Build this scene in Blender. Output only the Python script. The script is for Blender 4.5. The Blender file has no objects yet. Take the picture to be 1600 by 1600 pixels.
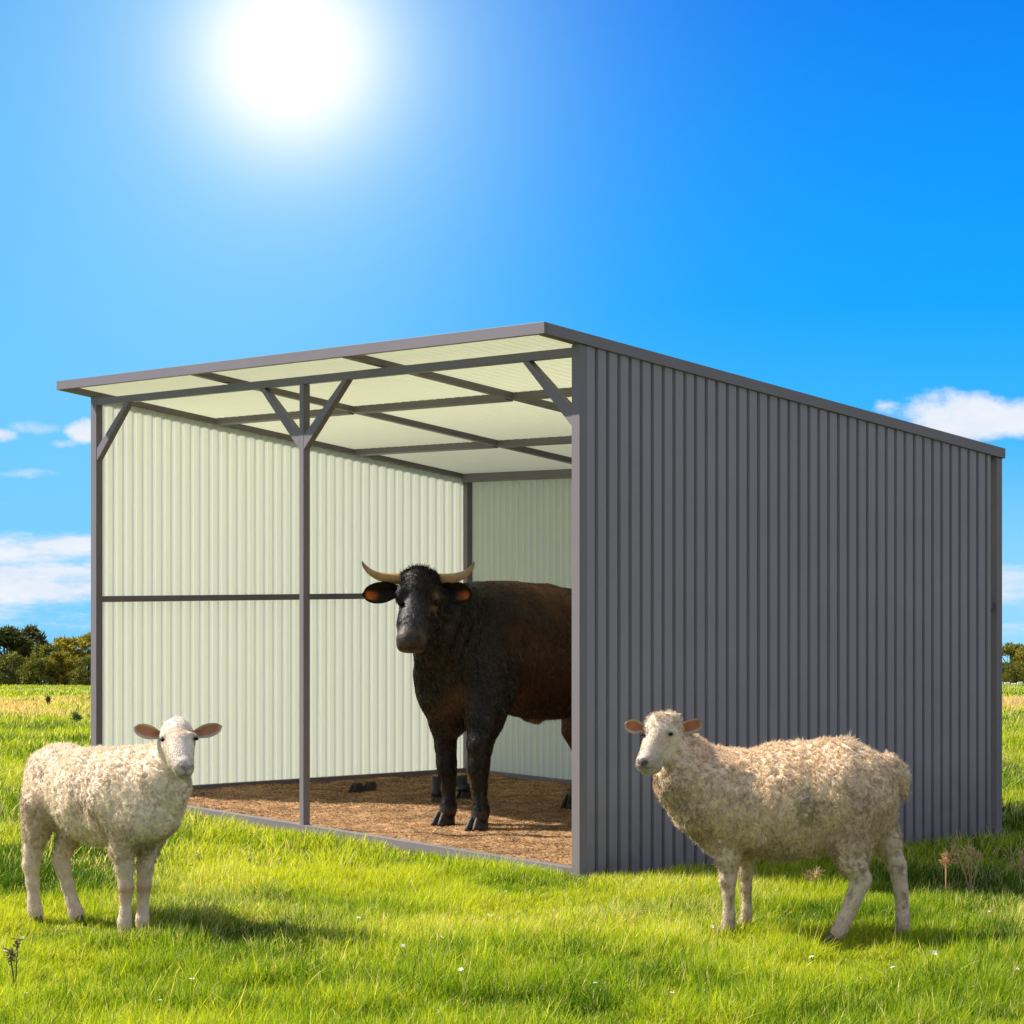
import bpy, math, random
import numpy as np
from mathutils import Vector
R = math.radians
rng = np.random.default_rng(7); random.seed(7)
SC = bpy.context.scene
COL = SC.collection

# ------------------------------------------------------------------ camera geometry
F, HZ, CAMH = 3901.0, 870.0, 1.6          # focal length and eye level in photo pixels, eye height in metres
def un(px, py, Y):                        # a point at distance Y seen at (px,py): used to take real sizes off the photo
    return np.array([(px-800)/F*Y, Y, CAMH+(HZ-py)/F*Y])
def gnd(px, py):
    Y = CAMH*F/(py-HZ); return np.array([(px-800)/F*Y, Y, 0.0])

# ------------------------------------------------------------------ helpers
def tag(o, label=None, cat=None, group=None, kind=None):
    if label: o['label'] = label
    if cat: o['category'] = cat
    if group: o['group'] = group
    if kind: o['kind'] = kind
    return o
def empty(name, loc=(0,0,0), rz=0):
    o = bpy.data.objects.new(name, None); COL.objects.link(o)
    o.location = loc; o.rotation_euler = (0,0,rz); o.empty_display_size = .2
    return o
def mesh_obj(name, verts, faces, mats, parent=None, smooth=False, midx=None):
    """verts (n,3); faces list of lists, or an int array (m,k)"""
    me = bpy.data.meshes.new(name)
    verts = np.asarray(verts, dtype=np.float32)
    if isinstance(faces, np.ndarray):
        m, k = faces.shape
        me.vertices.add(len(verts)); me.vertices.foreach_set('co', verts.ravel())
        me.loops.add(m*k); me.loops.foreach_set('vertex_index', faces.astype(np.int32).ravel())
        me.polygons.add(m); me.polygons.foreach_set('loop_start', np.arange(0, m*k, k, dtype=np.int32))
        me.update(calc_edges=True)
    else:
        me.from_pydata([tuple(map(float, v)) for v in verts], [], faces); me.update()
    if not isinstance(mats, (list, tuple)): mats = [mats]
    for m_ in mats: me.materials.append(m_)
    if midx is not None: me.polygons.foreach_set('material_index', np.asarray(midx, dtype=np.int32))
    if smooth: me.polygons.foreach_set('use_smooth', np.ones(len(me.polygons), dtype=bool))
    o = bpy.data.objects.new(name, me); COL.objects.link(o)
    if parent: o.parent = parent
    return o
def set_col(o, cols, name='Col'):
    a = o.data.color_attributes.new(name, 'FLOAT_COLOR', 'POINT')
    c = np.ones((len(o.data.vertices), 4), dtype=np.float32); c[:, :3] = cols
    a.data.foreach_set('color', c.ravel())
class MB:
    def __init__(s): s.v = []; s.f = []; s.m = []
    def add(s, vs, fs, mi=0):
        b = len(s.v); s.v += [tuple(map(float, v)) for v in vs]; s.f += [[b+i for i in f] for f in fs]; s.m += [mi]*len(fs)
    def prism(s, lo, hi, mi=0):           # two matching 4-corner rings
        s.add(list(lo)+list(hi), [[3,2,1,0],[4,5,6,7],[0,1,5,4],[1,2,6,5],[2,3,7,6],[3,0,4,7]], mi)
    def box(s, x0, x1, y0, y1, z0, z1, mi=0):
        s.prism([(x0,y0,z0),(x1,y0,z0),(x1,y1,z0),(x0,y1,z0)], [(x0,y0,z1),(x1,y0,z1),(x1,y1,z1),(x0,y1,z1)], mi)
    def tube(s, pts, rad, n=8, mi=0, cap=True):
        pts = [np.array(p, float) for p in pts]; b = len(s.v)
        for i, p in enumerate(pts):
            d = pts[min(i+1, len(pts)-1)]-pts[max(i-1, 0)]; d /= np.linalg.norm(d)+1e-9
            a = np.cross(d, (0,1,0) if abs(d[1]) < .9 else (1,0,0)); a /= np.linalg.norm(a); c = np.cross(d, a)
            for k in range(n):
                t = 2*math.pi*k/n; s.v.append(tuple(p+rad[i]*(math.cos(t)*a+math.sin(t)*c)))
        for i in range(len(pts)-1):
            for k in range(n):
                s.f.append([b+i*n+k, b+i*n+(k+1)%n, b+(i+1)*n+(k+1)%n, b+(i+1)*n+k]); s.m.append(mi)
        if cap:
            s.f.append([b+k for k in range(n)][::-1]); s.m.append(mi)
            s.f.append([b+(len(pts)-1)*n+k for k in range(n)]); s.m.append(mi)
    def build(s, name, mats, parent=None, smooth=False, bevel=0):
        o = mesh_obj(name, s.v, s.f, mats, parent, smooth, s.m)
        if bevel:
            md = o.modifiers.new('bevel', 'BEVEL'); md.width = bevel; md.segments = 2; md.limit_method = 'ANGLE'
        return o

# value noise in numpy
def _hash(ix, iy, iz, seed):
    n = (ix*374761393 + iy*668265263 + iz*2147483647 + seed*1274126177) & 0xffffffff
    n = ((n ^ (n >> 13))*1274126177) & 0xffffffff
    return ((n ^ (n >> 16)) & 0xffff)/65535.0
def vnoise(P, seed=0):
    P = np.asarray(P, float); I = np.floor(P).astype(np.int64); f = P-I; f = f*f*(3-2*f)
    out = 0
    for dx in (0,1):
        for dy in (0,1):
            for dz in (0,1):
                w = (f[:,0] if dx else 1-f[:,0])*(f[:,1] if dy else 1-f[:,1])*(f[:,2] if dz else 1-f[:,2])
                out = out + w*_hash(I[:,0]+dx, I[:,1]+dy, I[:,2]+dz, seed)
    return out
def fbm(P, oct=3, seed=0):
    P = np.asarray(P, float); s = 0; a = .5; t = 0
    for i in range(oct): s = s+a*vnoise(P*2**i, seed+i*17); t += a; a *= .5
    return s/t

# ------------------------------------------------------------------ materials
def new_mat(name):
    m = bpy.data.materials.new(name); m.use_nodes = True; nt = m.node_tree; nt.nodes.clear()
    return m, nt, nt.nodes, nt.links
def N(nt, t, **k):
    n = nt.nodes.new(t)
    for a, b in k.items():
        if a.startswith('i_'):
            n.inputs[a[2:].replace('_', ' ')].default_value = b
        else: setattr(n, a, b)
    return n
def ramp(nt, stops):
    n = nt.nodes.new('ShaderNodeValToRGB'); e = n.color_ramp.elements
    while len(e) < len(stops): e.new(.5)
    for i, (p, c) in enumerate(stops): e[i].position = p; e[i].color = tuple(c)+(1,) if len(c) == 3 else c
    return n
def simple(name, c, rough=.5, metal=0, noise=.06, nscale=6, bump=0, bscale=60, spec=.5, dark_mottle=None):
    m, nt, ns, L = new_mat(name)
    out = N(nt, 'ShaderNodeOutputMaterial'); p = N(nt, 'ShaderNodeBsdfPrincipled')
    p.inputs['Roughness'].default_value = rough; p.inputs['Metallic'].default_value = metal
    p.inputs['Specular IOR Level'].default_value = spec
    tc = N(nt, 'ShaderNodeTexCoord'); no = N(nt, 'ShaderNodeTexNoise'); no.inputs['Scale'].default_value = nscale; no.inputs['Detail'].default_value = 6
    L.new(tc.outputs['Object'], no.inputs['Vector'])
    c = np.array(c); r = ramp(nt, [(.3, tuple(np.clip(c*(1-noise), 0, 1))), (.7, tuple(np.clip(c*(1+noise), 0, 1)))])
    L.new(no.outputs['Fac'], r.inputs['Fac']); last = r.outputs['Color']
    if dark_mottle:                                # mottled darkening towards the bottom of the sheet, in object space
        sx = N(nt, 'ShaderNodeSeparateXYZ'); L.new(tc.outputs['Object'], sx.inputs[0])
        n2 = N(nt, 'ShaderNodeTexNoise'); n2.inputs['Scale'].default_value = 9; n2.inputs['Detail'].default_value = 8; L.new(tc.outputs['Object'], n2.inputs['Vector'])
        mr = N(nt, 'ShaderNodeMapRange'); mr.inputs['From Min'].default_value = dark_mottle[0]; mr.inputs['From Max'].default_value = 0.0; L.new(sx.outputs['Z'], mr.inputs['Value'])
        mu = N(nt, 'ShaderNodeMath', operation='MULTIPLY'); L.new(mr.outputs[0], mu.inputs[0]); L.new(n2.outputs['Fac'], mu.inputs[1])
        mx = N(nt, 'ShaderNodeMix', data_type='RGBA'); L.new(mu.outputs[0], mx.inputs['Factor']); L.new(last, mx.inputs['A']); mx.inputs['B'].default_value = tuple(dark_mottle[1])+(1,)
        last = mx.outputs['Result']
    L.new(last, p.inputs['Base Color'])
    if bump:
        n3 = N(nt, 'ShaderNodeTexNoise'); n3.inputs['Scale'].default_value = bscale; n3.inputs['Detail'].default_value = 4; L.new(tc.outputs['Object'], n3.inputs['Vector'])
        b = N(nt, 'ShaderNodeBump'); b.inputs['Strength'].default_value = bump; b.inputs['Distance'].default_value = .01
        L.new(n3.outputs['Fac'], b.inputs['Height']); L.new(b.outputs[0], p.inputs['Normal'])
    L.new(p.outputs[0], out.inputs[0]); return m
def attr_mat(name, rough=.8, trans=0, tint=(1,1,1), spec=.3, bump=0, bscale=80, sheen=0, mott=0, mscale=20, bdist=.01):
    """colour from the mesh's own 'Col' attribute"""
    m, nt, ns, L = new_mat(name)
    out = N(nt, 'ShaderNodeOutputMaterial'); p = N(nt, 'ShaderNodeBsdfPrincipled')
    a = N(nt, 'ShaderNodeAttribute', attribute_name='Col'); last = a.outputs['Color']
    p.inputs['Roughness'].default_value = rough; p.inputs['Specular IOR Level'].default_value = spec
    if sheen:
        p.inputs['Sheen Weight'].default_value = sheen; p.inputs['Sheen Roughness'].default_value = .5
    tc = N(nt, 'ShaderNodeTexCoord')
    if mott:
        no = N(nt, 'ShaderNodeTexNoise'); no.inputs['Scale'].default_value = mscale; no.inputs['Detail'].default_value = 6; L.new(tc.outputs['Object'], no.inputs['Vector'])
        mr = N(nt, 'ShaderNodeMapRange'); mr.inputs['From Min'].default_value = .3; mr.inputs['From Max'].default_value = .7
        mr.inputs['To Min'].default_value = 1-mott; mr.inputs['To Max'].default_value = 1+mott; L.new(no.outputs['Fac'], mr.inputs['Value'])
        vm = N(nt, 'ShaderNodeVectorMath', operation='SCALE'); L.new(last, vm.inputs[0]); L.new(mr.outputs[0], vm.inputs['Scale']); last = vm.outputs[0]
    L.new(last, p.inputs['Base Color'])
    if bump:
        n3 = N(nt, 'ShaderNodeTexNoise'); n3.inputs['Scale'].default_value = bscale; n3.inputs['Detail'].default_value = 5; L.new(tc.outputs['Object'], n3.inputs['Vector'])
        b = N(nt, 'ShaderNodeBump'); b.inputs['Strength'].default_value = bump; b.inputs['Distance'].default_value = bdist
        L.new(n3.outputs['Fac'], b.inputs['Height']); L.new(b.outputs[0], p.inputs['Normal'])
    if trans:
        t = N(nt, 'ShaderNodeBsdfTranslucent'); mu = N(nt, 'ShaderNodeVectorMath', operation='MULTIPLY'); mu.inputs[1].default_value = tint
        L.new(last, mu.inputs[0]); L.new(mu.outputs[0], t.inputs['Color'])
        mx = N(nt, 'ShaderNodeMixShader'); mx.inputs[0].default_value = trans
        L.new(p.outputs[0], mx.inputs[1]); L.new(t.outputs[0], mx.inputs[2]); L.new(mx.outputs[0], out.inputs[0])
    else: L.new(p.outputs[0], out.inputs[0])
    return m
def sheet_mat(name, c, tc_, f):
    m, nt, ns, L = new_mat(name)
    out = N(nt, 'ShaderNodeOutputMaterial'); p = N(nt, 'ShaderNodeBsdfPrincipled')
    p.inputs['Roughness'].default_value = .42; p.inputs['Specular IOR Level'].default_value = .3
    tc = N(nt, 'ShaderNodeTexCoord'); no = N(nt, 'ShaderNodeTexNoise'); no.inputs['Scale'].default_value = 180; no.inputs['Detail'].default_value = 3
    L.new(tc.outputs['Object'], no.inputs['Vector'])
    n2 = N(nt, 'ShaderNodeTexNoise'); n2.inputs['Scale'].default_value = 1.5; n2.inputs['Detail'].default_value = 5; L.new(tc.outputs['Object'], n2.inputs['Vector'])
    ad = N(nt, 'ShaderNodeMath', operation='ADD'); L.new(no.outputs['Fac'], ad.inputs[0]); L.new(n2.outputs['Fac'], ad.inputs[1])
    r = ramp(nt, [(.0, tuple(np.array(c)*.9)), (1, c)]); hf = N(nt, 'ShaderNodeMath', operation='MULTIPLY'); hf.inputs[1].default_value = .5
    L.new(ad.outputs[0], hf.inputs[0]); L.new(hf.outputs[0], r.inputs['Fac']); L.new(r.outputs[0], p.inputs['Base Color'])
    t = N(nt, 'ShaderNodeBsdfTranslucent'); t.inputs['Color'].default_value = tuple(tc_)+(1,)
    mx = N(nt, 'ShaderNodeMixShader'); mx.inputs[0].default_value = f
    L.new(p.outputs[0], mx.inputs[1]); L.new(t.outputs[0], mx.inputs[2]); L.new(mx.outputs[0], out.inputs[0]); return m

M_paint = simple('grey_paint', (.175,.152,.168), rough=.45, noise=.04, nscale=3, bump=.03, bscale=200)
M_wall = simple('grey_cladding', (.262,.232,.255), rough=.42, noise=.05, nscale=2.5, dark_mottle=(.5, (.10,.10,.09)))
M_roof = sheet_mat('roof_sheet', (.78,.78,.66), (.81,.82,.69), .54)
M_inner = sheet_mat('inner_lining', (.86,.87,.77), (.5,.5,.4), .03)
M_sheet = sheet_mat('wall_sheet', (.86,.87,.75), (.94,.95,.85), .50)
M_back_bright = sheet_mat('back_sheet_brightened', (.84,.83,.66), (.95,.92,.74), .56)  # wall sheet colour brightened and warmed to lighten the dim back wall
M_backrib_bright = sheet_mat('back_sheet_rib_brightened', (.96,.94,.88), (.99,.98,.92), .62)  # rib colour of the back wall, brightened the same way
M_rib = sheet_mat('wall_sheet_rib', (.93,.90,.87), (.98,.97,.95), .52)
M_coat = attr_mat('bull_coat', rough=.5, spec=.22, bump=.45, bscale=38, mott=.5, mscale=8, bdist=.015)
M_skin = attr_mat('sheep_skin', rough=.85, bump=.35, bscale=90, sheen=.3, mott=.12, mscale=30)
M_wool = attr_mat('sheep_wool', rough=.95, trans=.18, spec=.1, sheen=.2)
M_fur = attr_mat('bull_hair', rough=.36, spec=.6)
M_horn = attr_mat('horn', rough=.35, bump=.25, bscale=70, mott=.15, mscale=30)
M_hoof = simple('hoof', (.028,.019,.012), rough=.6, noise=.4, nscale=30, bump=.3)
M_hoofs = simple('sheep_hoof', (.10,.075,.05), rough=.7, noise=.4, nscale=30, bump=.3)
M_eye = simple('eye', (.008,.006,.005), rough=.4, noise=.1, spec=.15)
M_grass = attr_mat('grass_blades', rough=.6, trans=.5, tint=(1.15,1.12,.4), spec=.12)
M_leaf = attr_mat('leaves', rough=.7, trans=.3, tint=(1.2,1.15,.5), spec=.2)
M_bark = simple('bark', (.09,.07,.05), rough=.9, noise=.3, nscale=4)
M_straw = attr_mat('bedding_straw', rough=.85, trans=.15)
M_dry = attr_mat('dry_stem', rough=.8, trans=.3)
M_petal = simple('petal', (.85,.86,.86), rough=.6, noise=.05)
M_stone = simple('pale_stone', (.75,.74,.70), rough=.9, noise=.15, nscale=2, bump=.3)

# ------------------------------------------------------------------ terrain
SLOPE = .0503
TH = math.atan2(3901, 5150)                       # the shed's heading
U = np.array([math.cos(TH), math.sin(TH)]); V = np.array([-U[1], U[0]])
P0 = gnd(905.6, 1373)[:2]; DEP, WID = 3.096, 5.177
def to_shed(x, y):
    dx, dy = x-P0[0], y-P0[1]; return dx*U[0]+dy*U[1], dx*V[0]+dy*V[1]
def hgt(x, y):
    x = np.asarray(x, float); y = np.asarray(y, float)
    t = (y-21.0)/1.5; z = -SLOPE*1.5*np.where(t > 20, t, np.log1p(np.exp(np.clip(t, -40, 20))))
    P = np.stack([x*.6, y*.6, 0*x], -1).reshape(-1, 3)
    n = (fbm(P, 3, 5).reshape(x.shape)-.5)
    a, b = to_shed(x, y)
    d = np.maximum(np.maximum(-a, a-DEP), np.maximum(-b, b-WID)); k = np.clip((d-.1)/1.2, 0, 1)
    far = np.clip((y-30)/60, 0, 1)
    n2 = fbm(np.stack([x*.05, y*.05, 0*x], -1).reshape(-1, 3), 2, 9).reshape(x.shape)-.5
    return z+n*.05*k-.012*k+n2*far*1.0
xs = np.concatenate([-np.geomspace(400, 6, 40), np.linspace(-5.8, 5.8, 90), np.geomspace(6, 400, 40)])
ys = np.concatenate([[-60,-30,-10,0,4], np.linspace(6, 24, 130), np.geomspace(24.5, 700, 110)])
XX, YY = np.meshgrid(xs, ys, indexing='ij'); ZZ = hgt(XX, YY)
ny_ = len(ys); ii, jj = np.meshgrid(np.arange(len(xs)-1), np.arange(ny_-1), indexing='ij')
fa = np.stack([ii*ny_+jj, (ii+1)*ny_+jj, (ii+1)*ny_+jj+1, ii*ny_+jj+1], -1).reshape(-1, 4)
m, nt, ns, L = new_mat('pasture')
out = N(nt, 'ShaderNodeOutputMaterial'); p = N(nt, 'ShaderNodeBsdfPrincipled'); p.inputs['Roughness'].default_value = .95; p.inputs['Specular IOR Level'].default_value = .1
geo = N(nt, 'ShaderNodeNewGeometry'); sep = N(nt, 'ShaderNodeSeparateXYZ'); L.new(geo.outputs['Position'], sep.inputs[0])
mapn = N(nt, 'ShaderNodeMapping'); mapn.inputs['Scale'].default_value = (1, .35, 1); L.new(geo.outputs['Position'], mapn.inputs[0])
n1 = N(nt, 'ShaderNodeTexNoise'); n1.inputs['Scale'].default_value = .35; n1.inputs['Detail'].default_value = 8; L.new(mapn.outputs[0], n1.inputs['Vector'])
n2 = N(nt, 'ShaderNodeTexNoise'); n2.inputs['Scale'].default_value = 9; n2.inputs['Detail'].default_value = 8; L.new(geo.outputs['Position'], n2.inputs['Vector'])
near = ramp(nt, [(.3, (.05,.07,.012)), (.5, (.10,.12,.02)), (.7, (.17,.17,.04))]); L.new(n2.outputs['Fac'], near.inputs['Fac'])
farc = ramp(nt, [(.35, (.16,.21,.025)), (.5, (.24,.28,.035)), (.65, (.33,.33,.06))]); L.new(n1.outputs['Fac'], farc.inputs['Fac'])
mr = N(nt, 'ShaderNodeMapRange'); mr.inputs['From Min'].default_value = 24; mr.inputs['From Max'].default_value = 60; L.new(sep.outputs['Y'], mr.inputs['Value'])
mx = N(nt, 'ShaderNodeMix', data_type='RGBA'); L.new(mr.outputs[0], mx.inputs['Factor']); L.new(near.outputs[0], mx.inputs['A']); L.new(farc.outputs[0], mx.inputs['B'])
# the band of dry seeding grass 45-75 m away
dr = ramp(nt, [(0,(0,0,0)), (.18,(1,1,1)), (.62,(1,1,1)), (1,(0,0,0))])
mr2 = N(nt, 'ShaderNodeMapRange'); mr2.inputs['From Min'].default_value = 36; mr2.inputs['From Max'].default_value = 86
dsp = N(nt, 'ShaderNodeMath', operation='MULTIPLY_ADD'); L.new(n1.outputs['Fac'], dsp.inputs[0]); dsp.inputs[1].default_value = 26; L.new(sep.outputs['Y'], dsp.inputs[2])
ds2 = N(nt, 'ShaderNodeMath', operation='SUBTRACT'); L.new(dsp.outputs[0], ds2.inputs[0]); ds2.inputs[1].default_value = 13
L.new(ds2.outputs[0], mr2.inputs['Value']); L.new(mr2.outputs[0], dr.inputs['Fac'])
n4 = N(nt, 'ShaderNodeTexNoise'); n4.inputs['Scale'].default_value = .8; n4.inputs['Detail'].default_value = 8; L.new(mapn.outputs[0], n4.inputs['Vector'])
r4 = ramp(nt, [(.3,(.2,.2,.2)), (.6,(.9,.9,.9))]); L.new(n4.outputs['Fac'], r4.inputs['Fac'])
mm = N(nt, 'ShaderNodeMath', operation='MULTIPLY'); L.new(dr.outputs[0], mm.inputs[0]); L.new(r4.outputs[0], mm.inputs[1])
mx2 = N(nt, 'ShaderNodeMix', data_type='RGBA'); L.new(mm.outputs[0], mx2.inputs['Factor']); L.new(mx.outputs['Result'], mx2.inputs['A']); mx2.inputs['B'].default_value = (.42,.30,.14,1)
L.new(mx2.outputs['Result'], p.inputs['Base Color'])
bp = N(nt, 'ShaderNodeBump'); bp.inputs['Strength'].default_value = .6; bp.inputs['Distance'].default_value = .05; L.new(n2.outputs['Fac'], bp.inputs['Height']); L.new(bp.outputs[0], p.inputs['Normal'])
L.new(p.outputs[0], out.inputs[0])
g = mesh_obj('ground', np.stack([XX, YY, ZZ], -1).reshape(-1, 3), fa, m, smooth=True)
tag(g, 'sunlit green pasture running down to the far trees', kind='structure')

# ------------------------------------------------------------------ grass blades
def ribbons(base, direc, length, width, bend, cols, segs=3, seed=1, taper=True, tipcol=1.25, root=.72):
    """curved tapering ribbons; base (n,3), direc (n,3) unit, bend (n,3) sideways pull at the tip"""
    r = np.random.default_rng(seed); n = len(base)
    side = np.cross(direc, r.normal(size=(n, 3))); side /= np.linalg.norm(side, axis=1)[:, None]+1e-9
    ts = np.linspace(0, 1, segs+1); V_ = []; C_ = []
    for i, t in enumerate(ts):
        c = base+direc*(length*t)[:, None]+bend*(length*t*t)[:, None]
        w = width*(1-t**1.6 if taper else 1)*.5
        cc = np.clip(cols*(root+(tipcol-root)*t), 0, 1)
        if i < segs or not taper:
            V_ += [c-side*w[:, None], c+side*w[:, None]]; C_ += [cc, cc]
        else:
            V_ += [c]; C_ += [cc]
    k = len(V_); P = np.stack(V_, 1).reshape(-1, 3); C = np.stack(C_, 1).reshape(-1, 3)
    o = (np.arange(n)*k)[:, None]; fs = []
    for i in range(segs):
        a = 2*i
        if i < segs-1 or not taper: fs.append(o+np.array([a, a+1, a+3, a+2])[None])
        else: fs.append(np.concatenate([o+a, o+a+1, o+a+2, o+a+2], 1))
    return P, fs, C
def merge(name, parts, mat, parent=None, smooth=False):
    Vv, Q, T, Cc = [], [], [], []; off = 0
    for P, fs, C in parts:
        Vv.append(P); Cc.append(C)
        for f in fs:
            tri = f[:, 2] == f[:, 3] if f.shape[1] == 4 else np.ones(len(f), bool)
            if tri.all(): T.append(f[:, :3]+off)
            else: Q.append(f+off)
        off += len(P)
    P = np.concatenate(Vv).astype(np.float32); C = np.concatenate(Cc)
    Q = np.concatenate(Q) if Q else np.zeros((0, 4), int); T = np.concatenate(T) if T else np.zeros((0, 3), int)
    me = bpy.data.meshes.new(name); me.vertices.add(len(P)); me.vertices.foreach_set('co', P.ravel())
    li = np.concatenate([Q.ravel(), T.ravel()]).astype(np.int32); me.loops.add(len(li)); me.loops.foreach_set('vertex_index', li)
    st = np.concatenate([np.arange(len(Q))*4, len(Q)*4+np.arange(len(T))*3]).astype(np.int32)
    me.polygons.add(len(st)); me.polygons.foreach_set('loop_start', st); me.update(calc_edges=True)
    me.materials.append(mat)
    if smooth: me.polygons.foreach_set('use_smooth', np.ones(len(st), bool))
    o = bpy.data.objects.new(name, me); COL.objects.link(o)
    if parent: o.parent = parent
    set_col(o, C); return o
def scatter(n, y0, y1, margin, power=1.0, rows=None):
    y = y0+(y1-y0)*rng.random(n)**power
    w = .205*y+margin; x = (rng.random(n)*2-1)*w
    return x, y
G_DARK, G_MID, G_YEL, G_DRY = map(np.array, ((.055,.13,.007), (.25,.37,.016), (.53,.57,.034), (.70,.62,.30)))
def grass_field(n, y0, y1, margin, hmean, wmean, seed, power=1.0, keep=None, segs=3):
    x, y = scatter(n, y0, y1, margin, power)
    a, b = to_shed(x, y); ins = (a > -.015) & (a < DEP+.03) & (b > -.03) & (b < WID+.02)
    d = np.maximum(np.maximum(-a, a-DEP), np.maximum(-b, b-WID))
    if keep is not None: ins |= ~keep(x, y)
    x, y, d = x[~ins], y[~ins], d[~ins]; n = len(x); r = np.random.default_rng(seed)
    z = hgt(x, y)-.004
    P2 = np.stack([x, y, 0*x], -1)
    big = fbm(P2*.9, 3, 21); med = fbm(P2*3.5, 3, 22); fine = vnoise(P2*14, 23)
    clump = np.clip((med-.5)*2.6+.5, 0, 1)
    ln = hmean*(.45+.95*clump+.4*(fine-.5))*(.55+.8*r.random(n))*np.clip(.55+np.abs(d)*1.5, 0, 1)
    lean = r.normal(size=(n, 3))*.30; lean[:, 2] = 1; lean[:, 0] += .12; lean /= np.linalg.norm(lean, axis=1)[:, None]
    th = r.random(n)*2*math.pi; bm = r.random(n)**1.5*.75
    bend = np.stack([np.cos(th)*bm, np.sin(th)*bm, -.35*bm], -1)
    t = np.clip((big-.5)*2.6+.54+(fine-.5)*.5+r.normal(size=n)*.22, 0, 1)[:, None]
    c = np.where(t < .5, G_DARK+(G_MID-G_DARK)*t*2, G_MID+(G_YEL-G_MID)*(t-.5)*2)
    dry = (r.random(n) < .07+.24*np.clip((fbm(P2*1.3, 3, 44)-.48)*5, 0, 1)*np.clip((y-9.5)/1.5, 0, 1))
    band = np.clip((y-34)/8, 0, 1)*np.clip((72-y)/14, 0, 1)*np.clip((fbm(np.stack([x*.35, y*.12, 0*x], -1), 3, 47)-.25)*5, 0, 1)
    dry |= r.random(n) < band*.93
    c[dry] = (G_DRY*(1-band[dry, None]*.0)+np.array([.0,-.13,-.02])*band[dry, None])*(.8+.5*r.random((dry.sum(), 1)))
    c = c*(.8+.4*r.random((n, 1)))
    return ribbons(np.stack([x, y, z], -1), lean, ln, wmean*(.6+.8*r.random(n)), bend, c, segs, seed+1)
vis = lambda x, y: np.ones(len(x), bool)
side_only = lambda x, y: (x < -.125*y) | (x > .165*y) | (np.random.default_rng(3).random(len(x)) < .12)
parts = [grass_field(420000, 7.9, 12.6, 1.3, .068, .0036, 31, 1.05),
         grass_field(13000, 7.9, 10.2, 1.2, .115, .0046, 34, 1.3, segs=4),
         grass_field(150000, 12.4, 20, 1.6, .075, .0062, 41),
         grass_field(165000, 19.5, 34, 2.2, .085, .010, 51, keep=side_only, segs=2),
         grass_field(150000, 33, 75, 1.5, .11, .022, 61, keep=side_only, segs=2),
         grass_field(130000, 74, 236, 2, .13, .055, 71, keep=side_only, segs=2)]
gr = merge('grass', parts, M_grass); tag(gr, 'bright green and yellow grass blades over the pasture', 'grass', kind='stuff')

# ------------------------------------------------------------------ shed
shed = empty('livestock_shed', (P0[0], P0[1], 0), TH)
tag(shed, 'open-fronted grey corrugated metal shed with cream inner panels and a sloping roof', 'shed')
rz = lambda x: 2.756-(x+.232)*.1604                # top of the roof edge trim
def slopebox(mb, x0, x1, y0, y1, dt, db, mi=0):    # a bar running down the slope
    mb.prism([(x0,y0,rz(x0)-db),(x1,y0,rz(x1)-db),(x1,y1,rz(x1)-db),(x0,y1,rz(x0)-db)],
             [(x0,y0,rz(x0)-dt),(x1,y0,rz(x1)-dt),(x1,y1,rz(x1)-dt),(x0,y1,rz(x0)-dt)], mi)
def post(x0, x1, y0, y1, z1=None):
    mb = MB(); t = lambda x: (rz(x)-.0605) if z1 is None else z1
    mb.prism([(x0,y0,-.03),(x1,y0,-.03),(x1,y1,-.03),(x0,y1,-.03)], [(x0,y0,t(x0)),(x1,y0,t(x1)),(x1,y1,t(x1)),(x0,y1,t(x0))])
    return mb.build('post', M_paint, shed, bevel=.002)
post(0, .047, 0, .064)                             # front right
post(0, .047, 5.10, 5.177)                         # front left
post(.002, .047, 2.558, 2.602, 2.5985)             # middle of the open front
post(DEP-.047, DEP, 0, .05); post(DEP-.05, DEP, WID-.055, WID)
b = MB(); b.box(.001, .046, .0645, 5.0995, 2.600, 2.645); b.build('header_beam', M_paint, shed, bevel=.002)
b = MB(); b.box(.001, .047, .0645, 5.0995, .0, .048); b.build('base_rail', M_paint, shed, bevel=.002)
b = MB(); b.box(.048, DEP-.0505, 5.105, 5.145, .0, .05); b.build('base_rail', M_paint, shed, bevel=.002)
b = MB(); b.box(DEP-.078, DEP-.052, .05, 5.104, .0, .05); b.build('base_rail', M_paint, shed, bevel=.002)
b = MB(); b.box(.048, DEP-.0475, .022, .055, .0, .05); b.build('base_rail', M_paint, shed, bevel=.002)
b = MB(); b.box(.048, DEP-.0505, 5.112, 5.143, 1.300, 1.340); b.build('side_rail', M_paint, shed, bevel=.002)
b = MB(); b.box(DEP-.080, DEP-.052, .056, 5.104, 1.302, 1.338); b.build('side_rail', M_paint, shed, bevel=.002)
b = MB(); b.box(.048, DEP-.0475, .024, .054, 1.300, 1.340); b.build('side_rail', M_paint, shed, bevel=.002)
def brace(ya, za, yb, zb):                         # vertical cut at the post end, level cut at the header
    s = 1 if yb > ya else -1; h = .085; w = .052
    mb = MB(); x0, x1 = .003, .043
    mb.prism([(x0,ya,za-h),(x1,ya,za-h),(x1,ya,za),(x0,ya,za)], [(x0,yb,zb),(x1,yb,zb),(x1,yb-s*w,zb),(x0,yb-s*w,zb)])
    mb.build('knee_brace', M_paint, shed, bevel=.0015)
brace(2.6025, 2.305, 3.045, 2.5995); brace(2.5575, 2.305, 2.10, 2.5995)
brace(5.0995, 2.315, 4.66, 2.5995); brace(.0645, 2.335, .475, 2.5995)
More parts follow.
